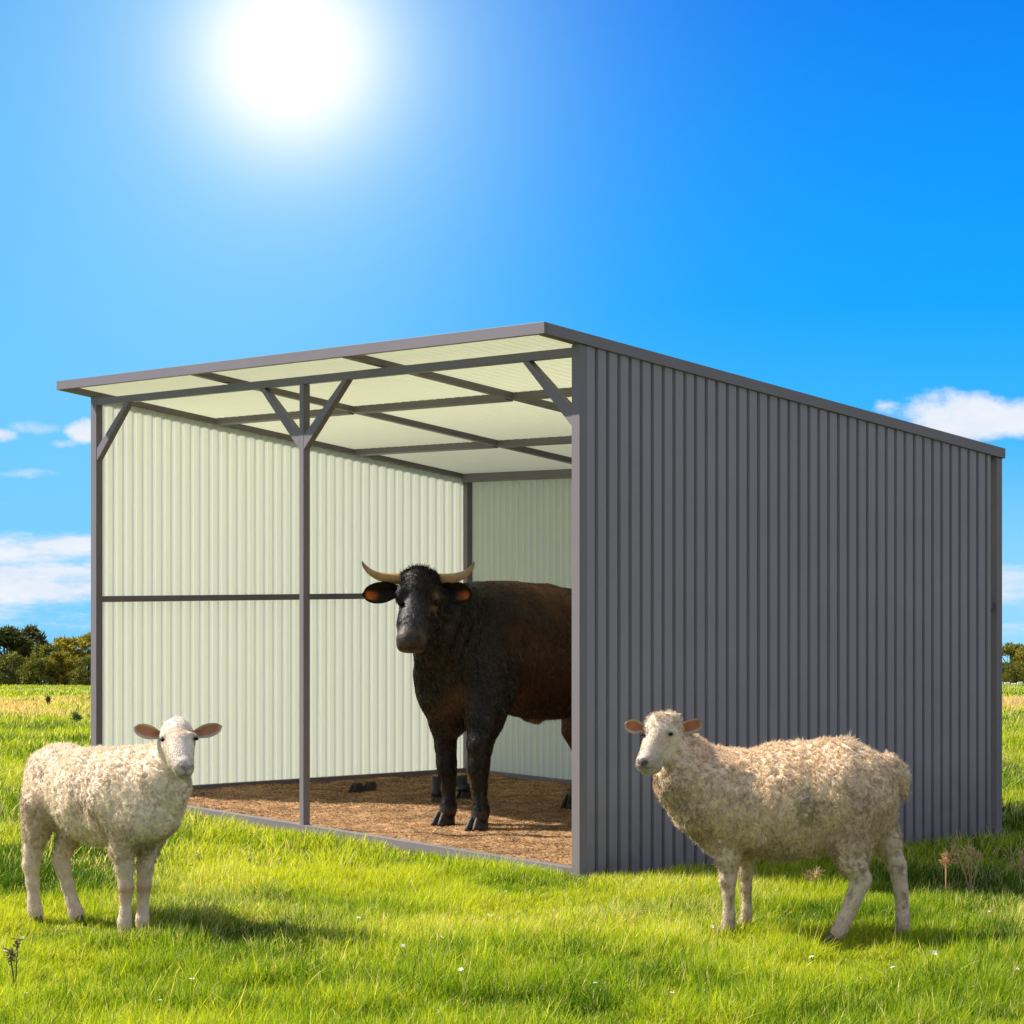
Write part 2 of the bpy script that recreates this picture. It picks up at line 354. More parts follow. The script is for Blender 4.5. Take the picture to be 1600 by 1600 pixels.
# roof frame
for y0, y1 in ((.006,.056), (1.76,1.82), (3.42,3.48), (5.115,5.170)):
    mb = MB(); slopebox(mb, -.214, DEP-.012, y0, y1, .024, .060); mb.build('rafter', M_paint, shed, bevel=.0015)
for x0 in (.915, 2.05):
    mb = MB()
    for y0, y1 in ((.0565,1.7595), (1.8205,3.4195), (3.4805,5.1145)): slopebox(mb, x0, x0+.05, y0, y1, .026, .066)
    mb.build('purlin', M_paint, shed)
mb = MB(); slopebox(mb, DEP-.10, DEP-.052, .057, 5.114, .03, .085); mb.build('purlin', M_paint, shed)
# edge trim all round
mb = MB(); slopebox(mb, -.232, -.2145, -.012, 5.212, 0, .058); mb.build('front_trim', M_paint, shed, bevel=.0015)
for y0, y1 in ((-.014,.0035), (5.1945,5.212)):
    mb = MB(); slopebox(mb, -.2140, DEP+.012, y0, y1, .0012, .058); mb.build('side_trim', M_paint, shed, bevel=.0015)
mb = MB(); slopebox(mb, DEP-.0055, DEP+.012, .004, 5.194, .002, .060); mb.build('rear_trim', M_paint, shed, bevel=.0015)
# corrugated roof sheet, waves running down the slope
pitch = .092; ys_ = np.arange(.008, 5.19, pitch/8)
wave = .0110*np.cos(ys_*2*math.pi/pitch)
xa, xb = -.212, DEP-.006
vs = []; 
for off in (0, .0022):
    for x in (xa, xb):
        vs += [(x, y, rz(x)-.0160+w-off) for y, w in zip(ys_, wave)]
n = len(ys_); i = np.arange(n-1)
fs = np.concatenate([np.stack([i, n+i, n+i+1, i+1], 1), np.stack([2*n+i, 2*n+i+1, 3*n+i+1, 3*n+i], 1),
                     np.stack([i, i+1, 2*n+i+1, 2*n+i], 1), np.stack([n+i+1, n+i, 3*n+i, 3*n+i+1], 1)])
o = mesh_obj('roof_sheet', vs, fs, M_roof, shed, smooth=True)
# ribbed wall sheets: broad flats outward, narrow grooves; the grooves read as pale ribs indoors
def wall_sheet(start, end, face, out, z0, ztop, mo, mi_flat, mi_rib, name, label, pit=.0732, groove=.50, dep=.008, sl=.15):
    """start/end along the wall, face = position of the outer flats across it; out=+1/-1 outward sign; 'face' axis decided by caller"""
    prof = []                                        # (s, depth inward)
    s = start
    while s < end-1e-6:
        g0 = pit*(1-groove)
        for ds, d in ((0, 0), (g0, 0), (g0+pit*sl, dep), (pit*(1-sl), dep)):
            if s+ds < end: prof.append((s+ds, d))
        s += pit
    prof.append((end, 0)); return prof
def build_sheet(name, prof, place, z0, ztop, mats, label=None):
    """place(s, d) -> (x, y); two skins 1.2 mm apart with closed top and bottom"""
    n = len(prof); vs = []
    for th in (0, .0014):
        for top in (0, 1):
            for s, d in prof:
                x, y = place(s, d+th); vs.append((x, y, ztop(x, y) if top else z0))
    fs = []; mi = []
    for k in range(n-1):
        rib = prof[k][1] > 0 and prof[k+1][1] > 0
        slope = (prof[k][1] > 0) != (prof[k+1][1] > 0)
        fs.append([k, k+1, n+k+1, n+k]); mi.append(0)
        fs.append([2*n+k+1, 2*n+k, 3*n+k, 3*n+k+1]); mi.append(2 if (rib or slope) else 1)
        fs.append([n+k, n+k+1, 3*n+k+1, 3*n+k]); mi.append(0)
        fs.append([k+1, k, 2*n+k, 2*n+k+1]); mi.append(0)
    for e in (0, n-1): fs.append([e, n+e, 3*n+e, 2*n+e]); mi.append(0)
    o = mesh_obj(name, vs, fs, mats, shed, midx=mi)
    if label: o['label'] = label
    return o
top = lambda x, y: rz(x)-.0605
pr = wall_sheet(.0475, 3.00, 0, 1, 0, 0, 0, 0, 0, '', '', groove=.32, dep=.017, sl=.10)
build_sheet('wall_panel', pr, lambda s, d: (s, .001+d*1.15), .002, top, [M_wall, M_inner, M_inner], 'dark grey ribbed side wall')
pr = wall_sheet(.0475, DEP-.051, 0, 1, 0, 0, 0, 0, 0, '', '')
build_sheet('wall_panel', pr, lambda s, d: (s, WID-.003-d), .002, top, [M_sheet, M_sheet, M_rib], 'cream ribbed side wall seen from inside')
pr = wall_sheet(.0505, WID-.056, 0, 1, 0, 0, 0, 0, 0, '', '')
build_sheet('wall_panel', pr, lambda s, d: (DEP-.004-d, s), .002, lambda x, y: rz(DEP)-.0625, [M_back_bright, M_back_bright, M_backrib_bright], 'cream ribbed back wall seen from inside')

# floor bedding
fx = np.linspace(.047, DEP-.05, 120); fy = np.linspace(.02, WID-.05, 180)
A, B = np.meshgrid(fx, fy, indexing='ij')
P = np.stack([A*4, B*4, 0*A], -1).reshape(-1, 3)
hz_ = (fbm(P, 4, 71)-.5).reshape(A.shape)*.05+.018
edge = np.clip(np.minimum(np.minimum(A-.047, DEP-.05-A), np.minimum(B-.02, WID-.05-B))/.1, 0, 1); hz_ = .012+(hz_-.006)*edge
def bed(a, b):
    i = np.clip(((a-fx[0])/(fx[1]-fx[0])).astype(int), 0, 118); j = np.clip(((b-fy[0])/(fy[1]-fy[0])).astype(int), 0, 178); return hz_[i, j]
W2 = lambda a, b: (P0[0]+a*U[0]+b*V[0], P0[1]+a*U[1]+b*V[1])
wx, wy = W2(A, B); i2, j2 = np.meshgrid(np.arange(119), np.arange(179), indexing='ij')
ff = np.stack([i2*180+j2, (i2+1)*180+j2, (i2+1)*180+j2+1, i2*180+j2+1], -1).reshape(-1, 4)
m_soil = simple('bedding_soil', (.31,.178,.088), rough=.95, noise=.45, nscale=9, bump=.9, bscale=45, spec=.1)
fl = mesh_obj('dirt_floor', np.stack([wx, wy, hz_], -1).reshape(-1, 3), ff, m_soil, smooth=True)
tag(fl, 'brown earth floor inside the shed', kind='structure')
n = 85000; a = rng.uniform(.06, DEP-.08, n); b_ = rng.uniform(.07, WID-.08, n); x, y = W2(a, b_)
dv = rng.normal(size=(n, 3)); dv[:, 2] = np.abs(dv[:, 2])*.25; dv /= np.linalg.norm(dv, axis=1)[:, None]
cc = np.array([.50,.315,.155])*(.3+1.1*rng.random((n, 1))**1.6)*np.array([1,1,1]); 
pt = fbm(np.stack([a*2.5, b_*2.5, 0*a], -1), 3, 81)[:, None]; cc = cc*(.6+.9*np.clip((pt-.35)*2.5, 0, 1))
st = merge('straw_bedding', [ribbons(np.stack([x, y, bed(a, b_)+.002], -1), dv, rng.uniform(.004, .020, n), rng.uniform(.0013, .0036, n), rng.normal(size=(n, 3))*.1, cc, 1, 5, taper=False)], M_straw)
tag(st, 'loose brown straw and wood shavings on the shed floor', 'straw', kind='stuff')

# ------------------------------------------------------------------ animals: smooth-blended solids meshed as one surface
class Solid:
    """round cones blended together and meshed with surface nets; the y axis may be scaled per piece"""
    def __init__(s): s.p = []; s.neg = []
    def cone(s, A, B, ra, rb, k=.03, sy=1.0, col=(1,1,1), fl=0.0, cut=False):
        (s.neg if cut else s.p).append((np.array(A, float), np.array(B, float), ra, rb, k, sy, np.array(col, float), fl))
    @staticmethod
    def dist(P, q):
        A, B, ra, rb, k, sy = q[:6]
        c = (A[1]+B[1])/2
        if sy != 1.0 and abs(A[1]-B[1]) < 1e-3:
            P = P.copy(); P[..., 1] = c+(P[..., 1]-c)/sy
            sc = 1.0
        d = B-A; L2 = float(d@d)
        if L2 < 1e-10: return np.linalg.norm(P-A, axis=-1)-ra
        t = np.clip(((P-A)@d)/L2, 0, 1); r = ra+(rb-ra)*t
        D = P-A-t[..., None]*d
        if sy != 1.0 and abs(A[1]-B[1]) >= 1e-3: D[..., 1] /= sy
        return np.sqrt((D**2).sum(-1))-r
    def mesh(s, h):
        pts = np.array([q[0]-q[2] for q in s.p]+[q[1]-q[3] for q in s.p]); lo = pts.min(0)-3*h
        pts = np.array([q[0]+q[2] for q in s.p]+[q[1]+q[3] for q in s.p]); hi = pts.max(0)+3*h
        ax = [np.arange(lo[i], hi[i]+h, h) for i in range(3)]; G = np.full([len(a) for a in ax], .3)
        for lst, neg in ((s.p, False), (s.neg, True)):
            for q in lst:
                mg = q[4]*1.2+4*h; a = np.minimum(q[0]-q[2], q[1]-q[3])-mg; b = np.maximum(q[0]+q[2], q[1]+q[3])+mg
                sl = tuple(slice(max(0, int((a[i]-lo[i])/h)), min(len(ax[i]), int((b[i]-lo[i])/h)+2)) for i in range(3))
                P = np.stack(np.meshgrid(*[ax[i][sl[i]] for i in range(3)], indexing='ij'), -1)
                d = s.dist(P, q); g = G[sl]; k = q[4]
                if neg:
                    d = -d; hh = np.maximum(k-np.abs(g-d), 0)/k; G[sl] = np.maximum(g, d)+hh*hh*k*.25
                else:
                    hh = np.maximum(k-np.abs(g-d), 0)/k; G[sl] = np.minimum(g, d)-hh*hh*k*.25
        S = G < 0; nx, ny, nz = S.shape
        c = [(i, j, k) for i in (0,1) for j in (0,1) for k in (0,1)]
        def sub(T, o): return T[o[0]:nx-1+o[0], o[1]:ny-1+o[1], o[2]:nz-1+o[2]]
        cnt = sum(sub(S, o).astype(int) for o in c); act = (cnt > 0) & (cnt < 8)
        idx = -np.ones(act.shape, int); idx[act] = np.arange(act.sum()); cells = np.argwhere(act)
        acc = np.zeros((len(cells), 3)); num = np.zeros(len(cells))
        for o1 in c:
            for axx in range(3):
                if o1[axx]: continue
                o2 = list(o1); o2[axx] = 1
                g1 = G[cells[:,0]+o1[0], cells[:,1]+o1[1], cells[:,2]+o1[2]]; g2 = G[cells[:,0]+o2[0], cells[:,1]+o2[1], cells[:,2]+o2[2]]
                m_ = (g1 < 0) != (g2 < 0); t = np.where(m_, g1/(g1-g2+1e-12), 0)
                p_ = np.tile(np.array(o1, float), (len(cells), 1)); p_[:, axx] = t
                acc[m_] += p_[m_]; num[m_] += 1
        Vv = lo+(cells+acc/num[:, None])*h
        Fs = []
        for axx in range(3):
            b, c_ = (axx+1) % 3, (axx+2) % 3
            s1 = [slice(None)]*3; s2 = [slice(None)]*3; s1[axx] = slice(0, -1); s2[axx] = slice(1, None)
            E1, E2 = S[tuple(s1)], S[tuple(s2)]; e = np.argwhere(E1 != E2); fl = E1[tuple(e.T)]
            ok = (e[:, b] > 0) & (e[:, c_] > 0) & (e[:, b] < S.shape[b]-1) & (e[:, c_] < S.shape[c_]-1); e = e[ok]; fl = fl[ok]
            q = []
            for db, dc in ((-1,-1), (0,-1), (0,0), (-1,0)):
                t = e.copy(); t[:, b] += db; t[:, c_] += dc; q.append(idx[tuple(t.T)])
            q = np.stack(q, 1); q[~fl] = q[~fl][:, ::-1]; Fs.append(q)
        Fc = np.concatenate(Fs)
        return Vv, Fc
    def paint(s, P, soft=.018):
        W = 0; C = 0; Fl = 0
        for q in s.p:
            w = np.exp(-np.clip(s.dist(P, q), -.05, 1)/soft); W = W+w; C = C+w[:, None]*q[6]; Fl = Fl+w*q[7]
        return C/W[:, None], Fl/W
def smooth_mesh(V_, Fc, it=2, lam=.5):
    E = np.concatenate([Fc[:, [0,1]], Fc[:, [1,2]], Fc[:, [2,3]], Fc[:, [3,0]]])
    for _ in range(it):
        A = np.zeros_like(V_); n = np.zeros(len(V_))
        for a, b in ((0,1), (1,0)):
            for d in range(3): A[:, d] += np.bincount(E[:, a], V_[E[:, b], d], len(V_))
            n += np.bincount(E[:, a], minlength=len(V_))
        V_ = V_+lam*(A/n[:, None]-V_)
    return V_
def vnormals(V_, Fc):
    n = np.cross(V_[Fc[:,2]]-V_[Fc[:,0]], V_[Fc[:,3]]-V_[Fc[:,1]]); N_ = np.zeros_like(V_)
    for k in range(4):
        for d in range(3): N_[:, d] += np.bincount(Fc[:, k], n[:, d], len(V_))
    return N_/(np.linalg.norm(N_, axis=1)[:, None]+1e-12), np.linalg.norm(n, axis=1)/2
def leaf_ear(base, tip, wid, nrm, ci, co, th=.012, n=14, m=9):
    """a cupped ear: outer skin, inner pink skin and a rolled rim; returns verts, quads, colours"""
    base, tip, nrm = map(lambda q: np.array(q, float), (base, tip, nrm)); ax = tip-base; Ln = np.linalg.norm(ax); ax /= Ln
    nrm -= ax*(nrm@ax); nrm /= np.linalg.norm(nrm); sd = np.cross(ax, nrm)
    Vv = []; Cc = []
    for side in (1, -1):
        for i in range(n+1):
            t = i/n; w = wid*.5*(math.sqrt(max(0, 1-((t-.52)/.48)**2)) if t > .52 else .48+.52*math.sin(math.pi/2*t/.52)) if i < n else wid*.04
            for j in range(m+1):
                s = -1+2*j/m; cup = .35*wid*(s*s-.6)*(1-.5*t)
                q = base+ax*Ln*t+sd*w*s+nrm*(cup+(side*th*.5)*(1-abs(s)**3)*(1-t**4))
                Vv.append(q); rim = abs(s) > .74 or t > .9
                Cc.append(co if side < 0 or rim else ci)
    Vv = np.array(Vv); Fc = []
    o = (n+1)*(m+1); g = lambda i, j, k: k*o+i*(m+1)+j
    for i in range(n):
        for j in range(m):
            Fc.append([g(i,j,0), g(i+1,j,0), g(i+1,j+1,0), g(i,j+1,0)]); Fc.append([g(i,j,1), g(i,j+1,1), g(i+1,j+1,1), g(i+1,j,1)])
        Fc.append([g(i,0,0), g(i,0,1), g(i+1,0,1), g(i+1,0,0)]); Fc.append([g(i,m,0), g(i+1,m,0), g(i+1,m,1), g(i,m,1)])
    for j in range(m): Fc.append([g(n,j,0), g(n,j,1), g(n,j+1,1), g(n,j+1,0)])
    return Vv, np.array(Fc), np.array(Cc, float)
def eyeball(parent, c, r, name='eye', mat=None, sq=(1,1,1)):
    mb = MB(); n = 14; rings = 9; vs = []
    for i in range(rings+1):
        ph = math.pi*i/rings
        for k in range(n):
            t = 2*math.pi*k/n; vs.append((c[0]+r*sq[0]*math.sin(ph)*math.cos(t), c[1]+r*sq[1]*math.sin(ph)*math.sin(t), c[2]+r*sq[2]*math.cos(ph)))
    mb.add(vs, [[i*n+k, i*n+(k+1) % n, (i+1)*n+(k+1) % n, (i+1)*n+k] for i in range(rings) for k in range(n)])
    return mb.build(name, mat or M_eye, parent, smooth=True)
def hoof(parent, c, fwd, w, h, ln, mat):
    """cloven hoof standing on z=c[2]: two toes side by side"""
    fwd = np.array([fwd[0], fwd[1], 0.]); fwd /= np.linalg.norm(fwd); sd = np.array([-fwd[1], fwd[0], 0]); c = np.array(c, float)
    mb = MB(); n = 14
    for s in (-1, 1):
        rings = []
        for t, sc, sh in ((0, 1.0, .0), (.18, .98, -.015), (.55, .86, -.09), (.85, .74, -.17), (1, .5, -.22)):
            for k in range(n):
                a = 2*math.pi*k/n; fx_ = math.cos(a); sx_ = math.sin(a)
                fr = fx_*ln*.5*sc*(1.12 if fx_ > 0 else .85)+sh*ln
                sr = s*(w*.175)*(1-.3*t)+sx_*w*.265*sc*(1-.3*max(0, fx_))
                rings.append(tuple(c+fwd*fr+sd*sr+np.array([0, 0, h*t*(1-.22*max(0, -fx_))])))
        f_ = [[i*n+k, i*n+(k+1) % n, (i+1)*n+(k+1) % n, (i+1)*n+k] for i in range(4) for k in range(n)]
        f_ += [list(range(n))[::-1], [4*n+k for k in range(n)]]
        mb.add(rings, f_)
    return mb.build('hoof', mat, parent, smooth=True)
def finish(name, S, h, root, mat, ears=(), soft=.018, wool=0, it=2, post=None, relief=None):
    V_, Fc = S.mesh(h); V_ = smooth_mesh(V_, Fc, it); C, Fl = S.paint(V_, soft)
    Nn, _ = vnormals(V_, Fc)
    if wool:
        lump = fbm(V_*30, 3, 3)-.5; lump2 = fbm(V_*7, 2, 8)-.5; cr = np.abs(fbm(V_*np.array([15,15,9]), 2, 28)-.5)
        V_ = V_+Nn*((lump*wool+lump2*wool*1.3-np.clip(.05-cr, 0, .05)*wool*9)*np.clip(Fl, 0, 1))[:, None]
    if relief: V_ = V_+Nn*relief(V_)[:, None]
    if post is not None: C = post(V_, Nn, C, Fl)
    Va, Fa, Ca = [V_], [Fc], [C]; off = len(V_)
    for e in ears: Va.append(e[0]); Fa.append(e[1]+off); Ca.append(e[2]); off += len(e[0])
    loc = np.array(root.location)
    o = mesh_obj(name, np.concatenate(Va)-loc, np.concatenate(Fa), mat, root, smooth=True); set_col(o, np.concatenate(Ca))
    return V_, Fc, C, Fl, Nn

def fleece(root, V_, Fc, C, Fl, n, ln, wd, seed, Sol, flow=(0,0,-.6), colf=None):
    r = np.random.default_rng(seed); Nn, ar = vnormals(V_, Fc)
    fw = Fl[Fc].mean(1); pr = ar*np.clip((fw-.25)/.5, 0, 1.3); pr /= pr.sum()
    # locks: each picked spot grows a small bundle of crimped fibres
    K = 9; nl = n//K; fi = r.choice(len(Fc), nl, p=pr); u, v = r.random((2, nl, 1))
    A, B, Cc_, D = (V_[Fc[fi, k]] for k in range(4)); P = (A*(1-u)+B*u)*(1-v)+(D*(1-u)+Cc_*u)*v
    Nf = Nn[Fc[fi, 0]]; col = C[Fc[fi, 0]]; rp = lambda q: np.repeat(q, K, 0)
    side = np.clip(1-Nf[:, 2:3], 0, 1.2)                     # flanks hang, the back stands up
    dl = Nf*.75+r.normal(size=(nl, 3))*.42+np.array(flow)*side*(.7+.6*r.random((nl, 1)))
    shade_l = r.normal(size=(nl, 1))*.17; bend_l = r.normal(size=(nl, 3))*.55; len_l = .6+.7*r.random(nl)
    P = rp(P); Nf = rp(Nf); col = rp(col); m = len(P)
    P = P+r.normal(size=(m, 3))*.0032
    d = rp(dl)+r.normal(size=(m, 3))*.13; d /= np.linalg.norm(d, axis=1)[:, None]
    shade = rp(shade_l)+r.normal(size=(m, 1))*.05
    patch = fbm(P*9, 3, 60)[:, None]
    base = col*(1+shade)
    dark_mottle = np.clip((patch-.47)*4.5, 0, 1)*np.clip(1.25-Nf[:, 2:3]*1.3, 0, 1); base = base*(1-dark_mottle*.6)+np.array([.26,.17,.10])*dark_mottle*.6  # brownish dirt patches in the wool, fewer on upward faces
    if colf: base = colf(P, base, r)
    bend = rp(bend_l)+r.normal(size=(m, 3))*.15; bend -= Nf*(bend*Nf).sum(1)[:, None]*.6
    part = ribbons(P-Nf*.004, d, ln*rp(len_l)*(.8+.4*r.random(m)), wd*(.6+.8*r.random(m)), bend, np.clip(base, 0, 1), 3, seed, taper=True, tipcol=1.22, root=.82)
    Pp = part[0]-np.array(root.location); o = merge('fleece', [(Pp, part[1], part[2])], M_wool, root)
    # short smooth hair on the face and legs
    n2 = 45000; pr = ar*np.clip((.6-fw)/.4, 0, 1)*(C[Fc[:, 0]].mean(1) > .18); pr /= pr.sum(); fi = r.choice(len(Fc), n2, p=pr); u, v = r.random((2, n2, 1))
    P = (V_[Fc[fi,0]]*(1-u)+V_[Fc[fi,1]]*u)*(1-v)+(V_[Fc[fi,3]]*(1-u)+V_[Fc[fi,2]]*u)*v; Nf = Nn[Fc[fi,0]]
    d = np.array([0,0,-1.])+r.normal(size=(n2, 3))*.3; d = d-Nf*(d*Nf).sum(1)[:, None]*.75+Nf*.12; d /= np.linalg.norm(d, axis=1)[:, None]
    cc = C[Fc[fi,0]]*(.82+.36*r.random((n2,1)))*(.8+.4*fbm(P*40, 2, 3)[:, None])
    pt = ribbons(P, d,   .007*(.5+r.random(n2)), .0016*np.ones(n2), r.normal(size=(n2,3))*.15, np.clip(cc, 0, 1), 2, seed+3, tipcol=1.15, root=1.0)
    merge('short_hair', [(pt[0]-np.array(root.location), pt[1], pt[2])], M_wool, root); return o

# ---- right-hand sheep
WOOL = (.78,.61,.42); WOOLD = (.60,.455,.30); FACE = (.76,.645,.51); LEG = (.70,.565,.42); PINK = (.42,.15,.085); NOSE = (.12,.07,.06)
def build_sheep_right():
    root = empty('sheep', (un(1230, 1400, 10.5)[0], 10.5, 0))
    tag(root, 'curly-fleeced sheep standing side-on in front of the grey ribbed wall, facing left', 'sheep', 'sheep standing on the grass outside the shed')
    S = Solid(); q = F/10.5
    def c(a, b, k=.03, sy=1., col=WOOL, fl=1., cut=False):  # a=(px,py,Y,r)
        S.cone(un(a[0], a[1], a[2]), un(b[0], b[1], b[2]), a[3]/F*a[2], b[3]/F*b[2], k, sy, col, fl, cut)
    yf, yh = 10.62, 10.44
    # trunk
    c((1140,1246,10.59,74), (1225,1252,10.55,80), .06); c((1225,1252,10.55,80), (1322,1236,10.47,72), .06)
    c((1322,1236,10.47,72), (1352,1240,10.45,50), .05); c((1135,1275,10.6,52), (1120,1300,10.6,32), .05)
    c((1215,1185,10.55,20), (1320,1178,10.48,20), .05); c((1290,1290,10.49,40), (1200,1300,10.55,36), .06)
    # neck
    c((1122,1240,10.58,66), (1072,1212,10.53,42), .05); c((1072,1212,10.53,42), (1052,1168,10.5,27), .04); c((1090,1255,10.55,46), (1060,1225,10.52,30), .05)
    c((1098,1180,10.56,18), (1070,1155,10.53,15), .04)
    # head
    c((1040,1143,10.475,24), (1034,1145,10.465,23), .02, col=FACE, fl=.0)
    c((1047,1132,10.475,18.5), (1028,1133,10.45,17.5), .02, col=(.68,.54,.37), fl=1.3)
    c((1030,1148,10.44,23), (1012,1186,10.38,15.5), .02, col=FACE, fl=0)
    c((1044,1158,10.46,22), (1036,1180,10.43,15), .02, col=FACE, fl=0)
    c((1010,1190,10.37,15), (1006,1192,10.35,13), .015, col=(.48,.40,.33), fl=0)
    c((1012,1199,10.375,12), (1024,1196,10.40,11), .012, col=(.46,.39,.30), fl=0)
    c((1041,1142,10.395,4), (1053,1144,10.42,4), .014, col=FACE, fl=0)
    # mouth crease, nostrils, eye sockets
    c((998,1200,10.335,1.6), (1027,1200,10.345,1.6), .006, cut=True); c((1009,1190,10.315,3.2), (1013,1186.5,10.325,2.4), .006, cut=True); c((999,1192,10.33,2.4), (997.5,1189,10.34,2), .006, cut=True)
    c((1047,1146.5,10.375,4), (1048,1147,10.38,4), .01, cut=True)
    # fore legs
    for px, dy, Y, sc in ((1138, 0, 10.53, 1.0), (1166, -10, 10.71, .86)):
        c((px+4,1300,Y+.03 if sc == 1 else Y-.05,34*sc), (px+1,1340+dy,Y,19*sc), .04, col=WOOLD, fl=.9)
        c((px+1,1340+dy,Y,18*sc), (px-1,1376+dy,Y,12.5*sc), .02, col=LEG, fl=.12); c((px-1,1376+dy,Y,12.5*sc), (px,1396+dy,Y,9.3*sc), .015, col=LEG, fl=0)
        c((px,1396+dy,Y,9.3*sc), (px+1,1430+dy,Y,8.8*sc), .015, col=LEG, fl=0); c((px+1,1430+dy,Y,9.2*sc), (px-1,1447+dy,Y,11*sc), .015, col=LEG, fl=0)
        c((px-1,1447+dy,Y,10.5*sc), (px-4,1454+dy,Y,10*sc), .01, col=(.28,.20,.13), fl=0)
        hoof(root, un(px-7, 0, Y)*[1,1,0]-np.array(root.location)*[1,1,0]+[0,0,.0], (-1,-.05), .062*sc, .045, .085*sc, M_hoofs)
    # hind legs: stifle, hock, cannon
    c((1336,1262,10.40,50), (1330,1318,10.38,31), .05, col=WOOLD, fl=1); c((1330,1318,10.38,31), (1332,1348,10.36,21), .03, col=WOOLD, fl=.7)
    c((1332,1348,10.36,21), (1345,1374,10.36,15.5), .025, col=LEG, fl=.15); c((1346,1374,10.36,16), (1332,1408,10.35,12.5), .015, col=LEG, fl=0)
    c((1332,1408,10.35,12.5), (1318,1440,10.35,11.5), .015, col=LEG, fl=0); c((1318,1440,10.35,12), (1310,1457,10.35,12.5), .012, col=LEG, fl=0)
    hoof(root, un(1303, 0, 10.35)*[1,1,0]-np.array(root.location)*[1,1,0], (-1,-.08), .065, .045, .088, M_hoofs)
    c((1362,1262,10.56,42), (1386,1318,10.53,20), .05, col=WOOLD, fl=.9); c((1386,1318,10.53,20), (1400,1350,10.52,15), .02, col=LEG, fl=.3)
    c((1402,1354,10.52,14.5), (1408,1392,10.52,11), .015, col=LEG, fl=0); c((1408,1392,10.52,11), (1411,1430,10.52,10), .015, col=LEG, fl=0)
    c((1411,1430,10.52,10.5), (1410,1450,10.52,12), .012, col=LEG, fl=0)
    hoof(root, un(1407, 0, 10.52)*[1,1,0]-np.array(root.location)*[1,1,0], (-1,-.08), .06, .042, .082, M_hoofs)
    # tail
    c((1390,1192,10.45,13), (1409,1212,10.45,12), .010); c((1409,1212,10.45,12), (1414,1244,10.45,8), .008)
    def post(Vv, Nn, C, Fl):
        pxv = 800+Vv[:,0]/Vv[:,1]*F; pyv = HZ-(Vv[:,2]-CAMH)/Vv[:,1]*F
        d1 = np.hypot(pxv-1005, (pyv-1192)*1.3); m_ = (d1 < 9) & (Vv[:,1] < 10.42) & (pyv < 1199); C[m_] = C[m_]*.5
        for nx_, ny2, a_, b_ in ((1009,1191,5,3.2), (1003,1194,4.5,3.5), (998,1192,3,3.5), (1014,1200,13,1.1)): nn = np.exp(-(((pxv-nx_)/a_)**2+((pyv-ny2)/b_)**2))*(Vv[:,1] < 10.45); C = C*(1-nn[:, None]*np.array([.9,.95,.95]))
        m2 = (Fl < .5) & (Vv[:,2] < .45) & (Vv[:,2] > 0.03); sp = fbm(Vv*40, 4, 91); C = C*(1-(m2*np.clip((sp-.52)*5, 0, 1))[:, None]*np.array([.45,.5,.55]))
        for ex, ey_ in ((1047.5,1147), (1003,1147.5)): e_ = (Vv[:,1] < 10.5)*np.exp(-(((pxv-ex)/6)**2+((pyv-ey_)/4)**2)); C = C*(1-e_[:, None]*.8)
        wr = (Vv[:,1] < 10.5)*(Fl < .5)*np.exp(-(((pxv-1035)/14)**2+((pyv-1158)/9)**2)); C = C*(1-wr[:, None]*np.array([.15,.22,.3]))
        return C
    ears = [leaf_ear(un(1005,1138,10.46), un(976,1131,10.44), .063, (0,-1,-.25), PINK, (.50,.40,.31)),
            leaf_ear(un(1060,1140,10.47), un(1098,1129,10.47), .068, (0,-1,-.35), PINK, (.50,.40,.31))]
    V_, Fc, C, Fl, Nn = finish('body', S, .0075, root, M_skin, ears, wool=.015, post=post, it=1)
    loc = np.array(root.location)
    eyeball(root, un(1047.5,1147,10.398)-loc, .0115, sq=(1,1,.62)); eyeball(root, un(1004.5,1147.5,10.41)-loc, .010, sq=(1,1,.65))
    fleece(root, V_, Fc, C, Fl, 240000, .0145, .0023, 11, S, flow=(0,0,-.85))
build_sheep_right()

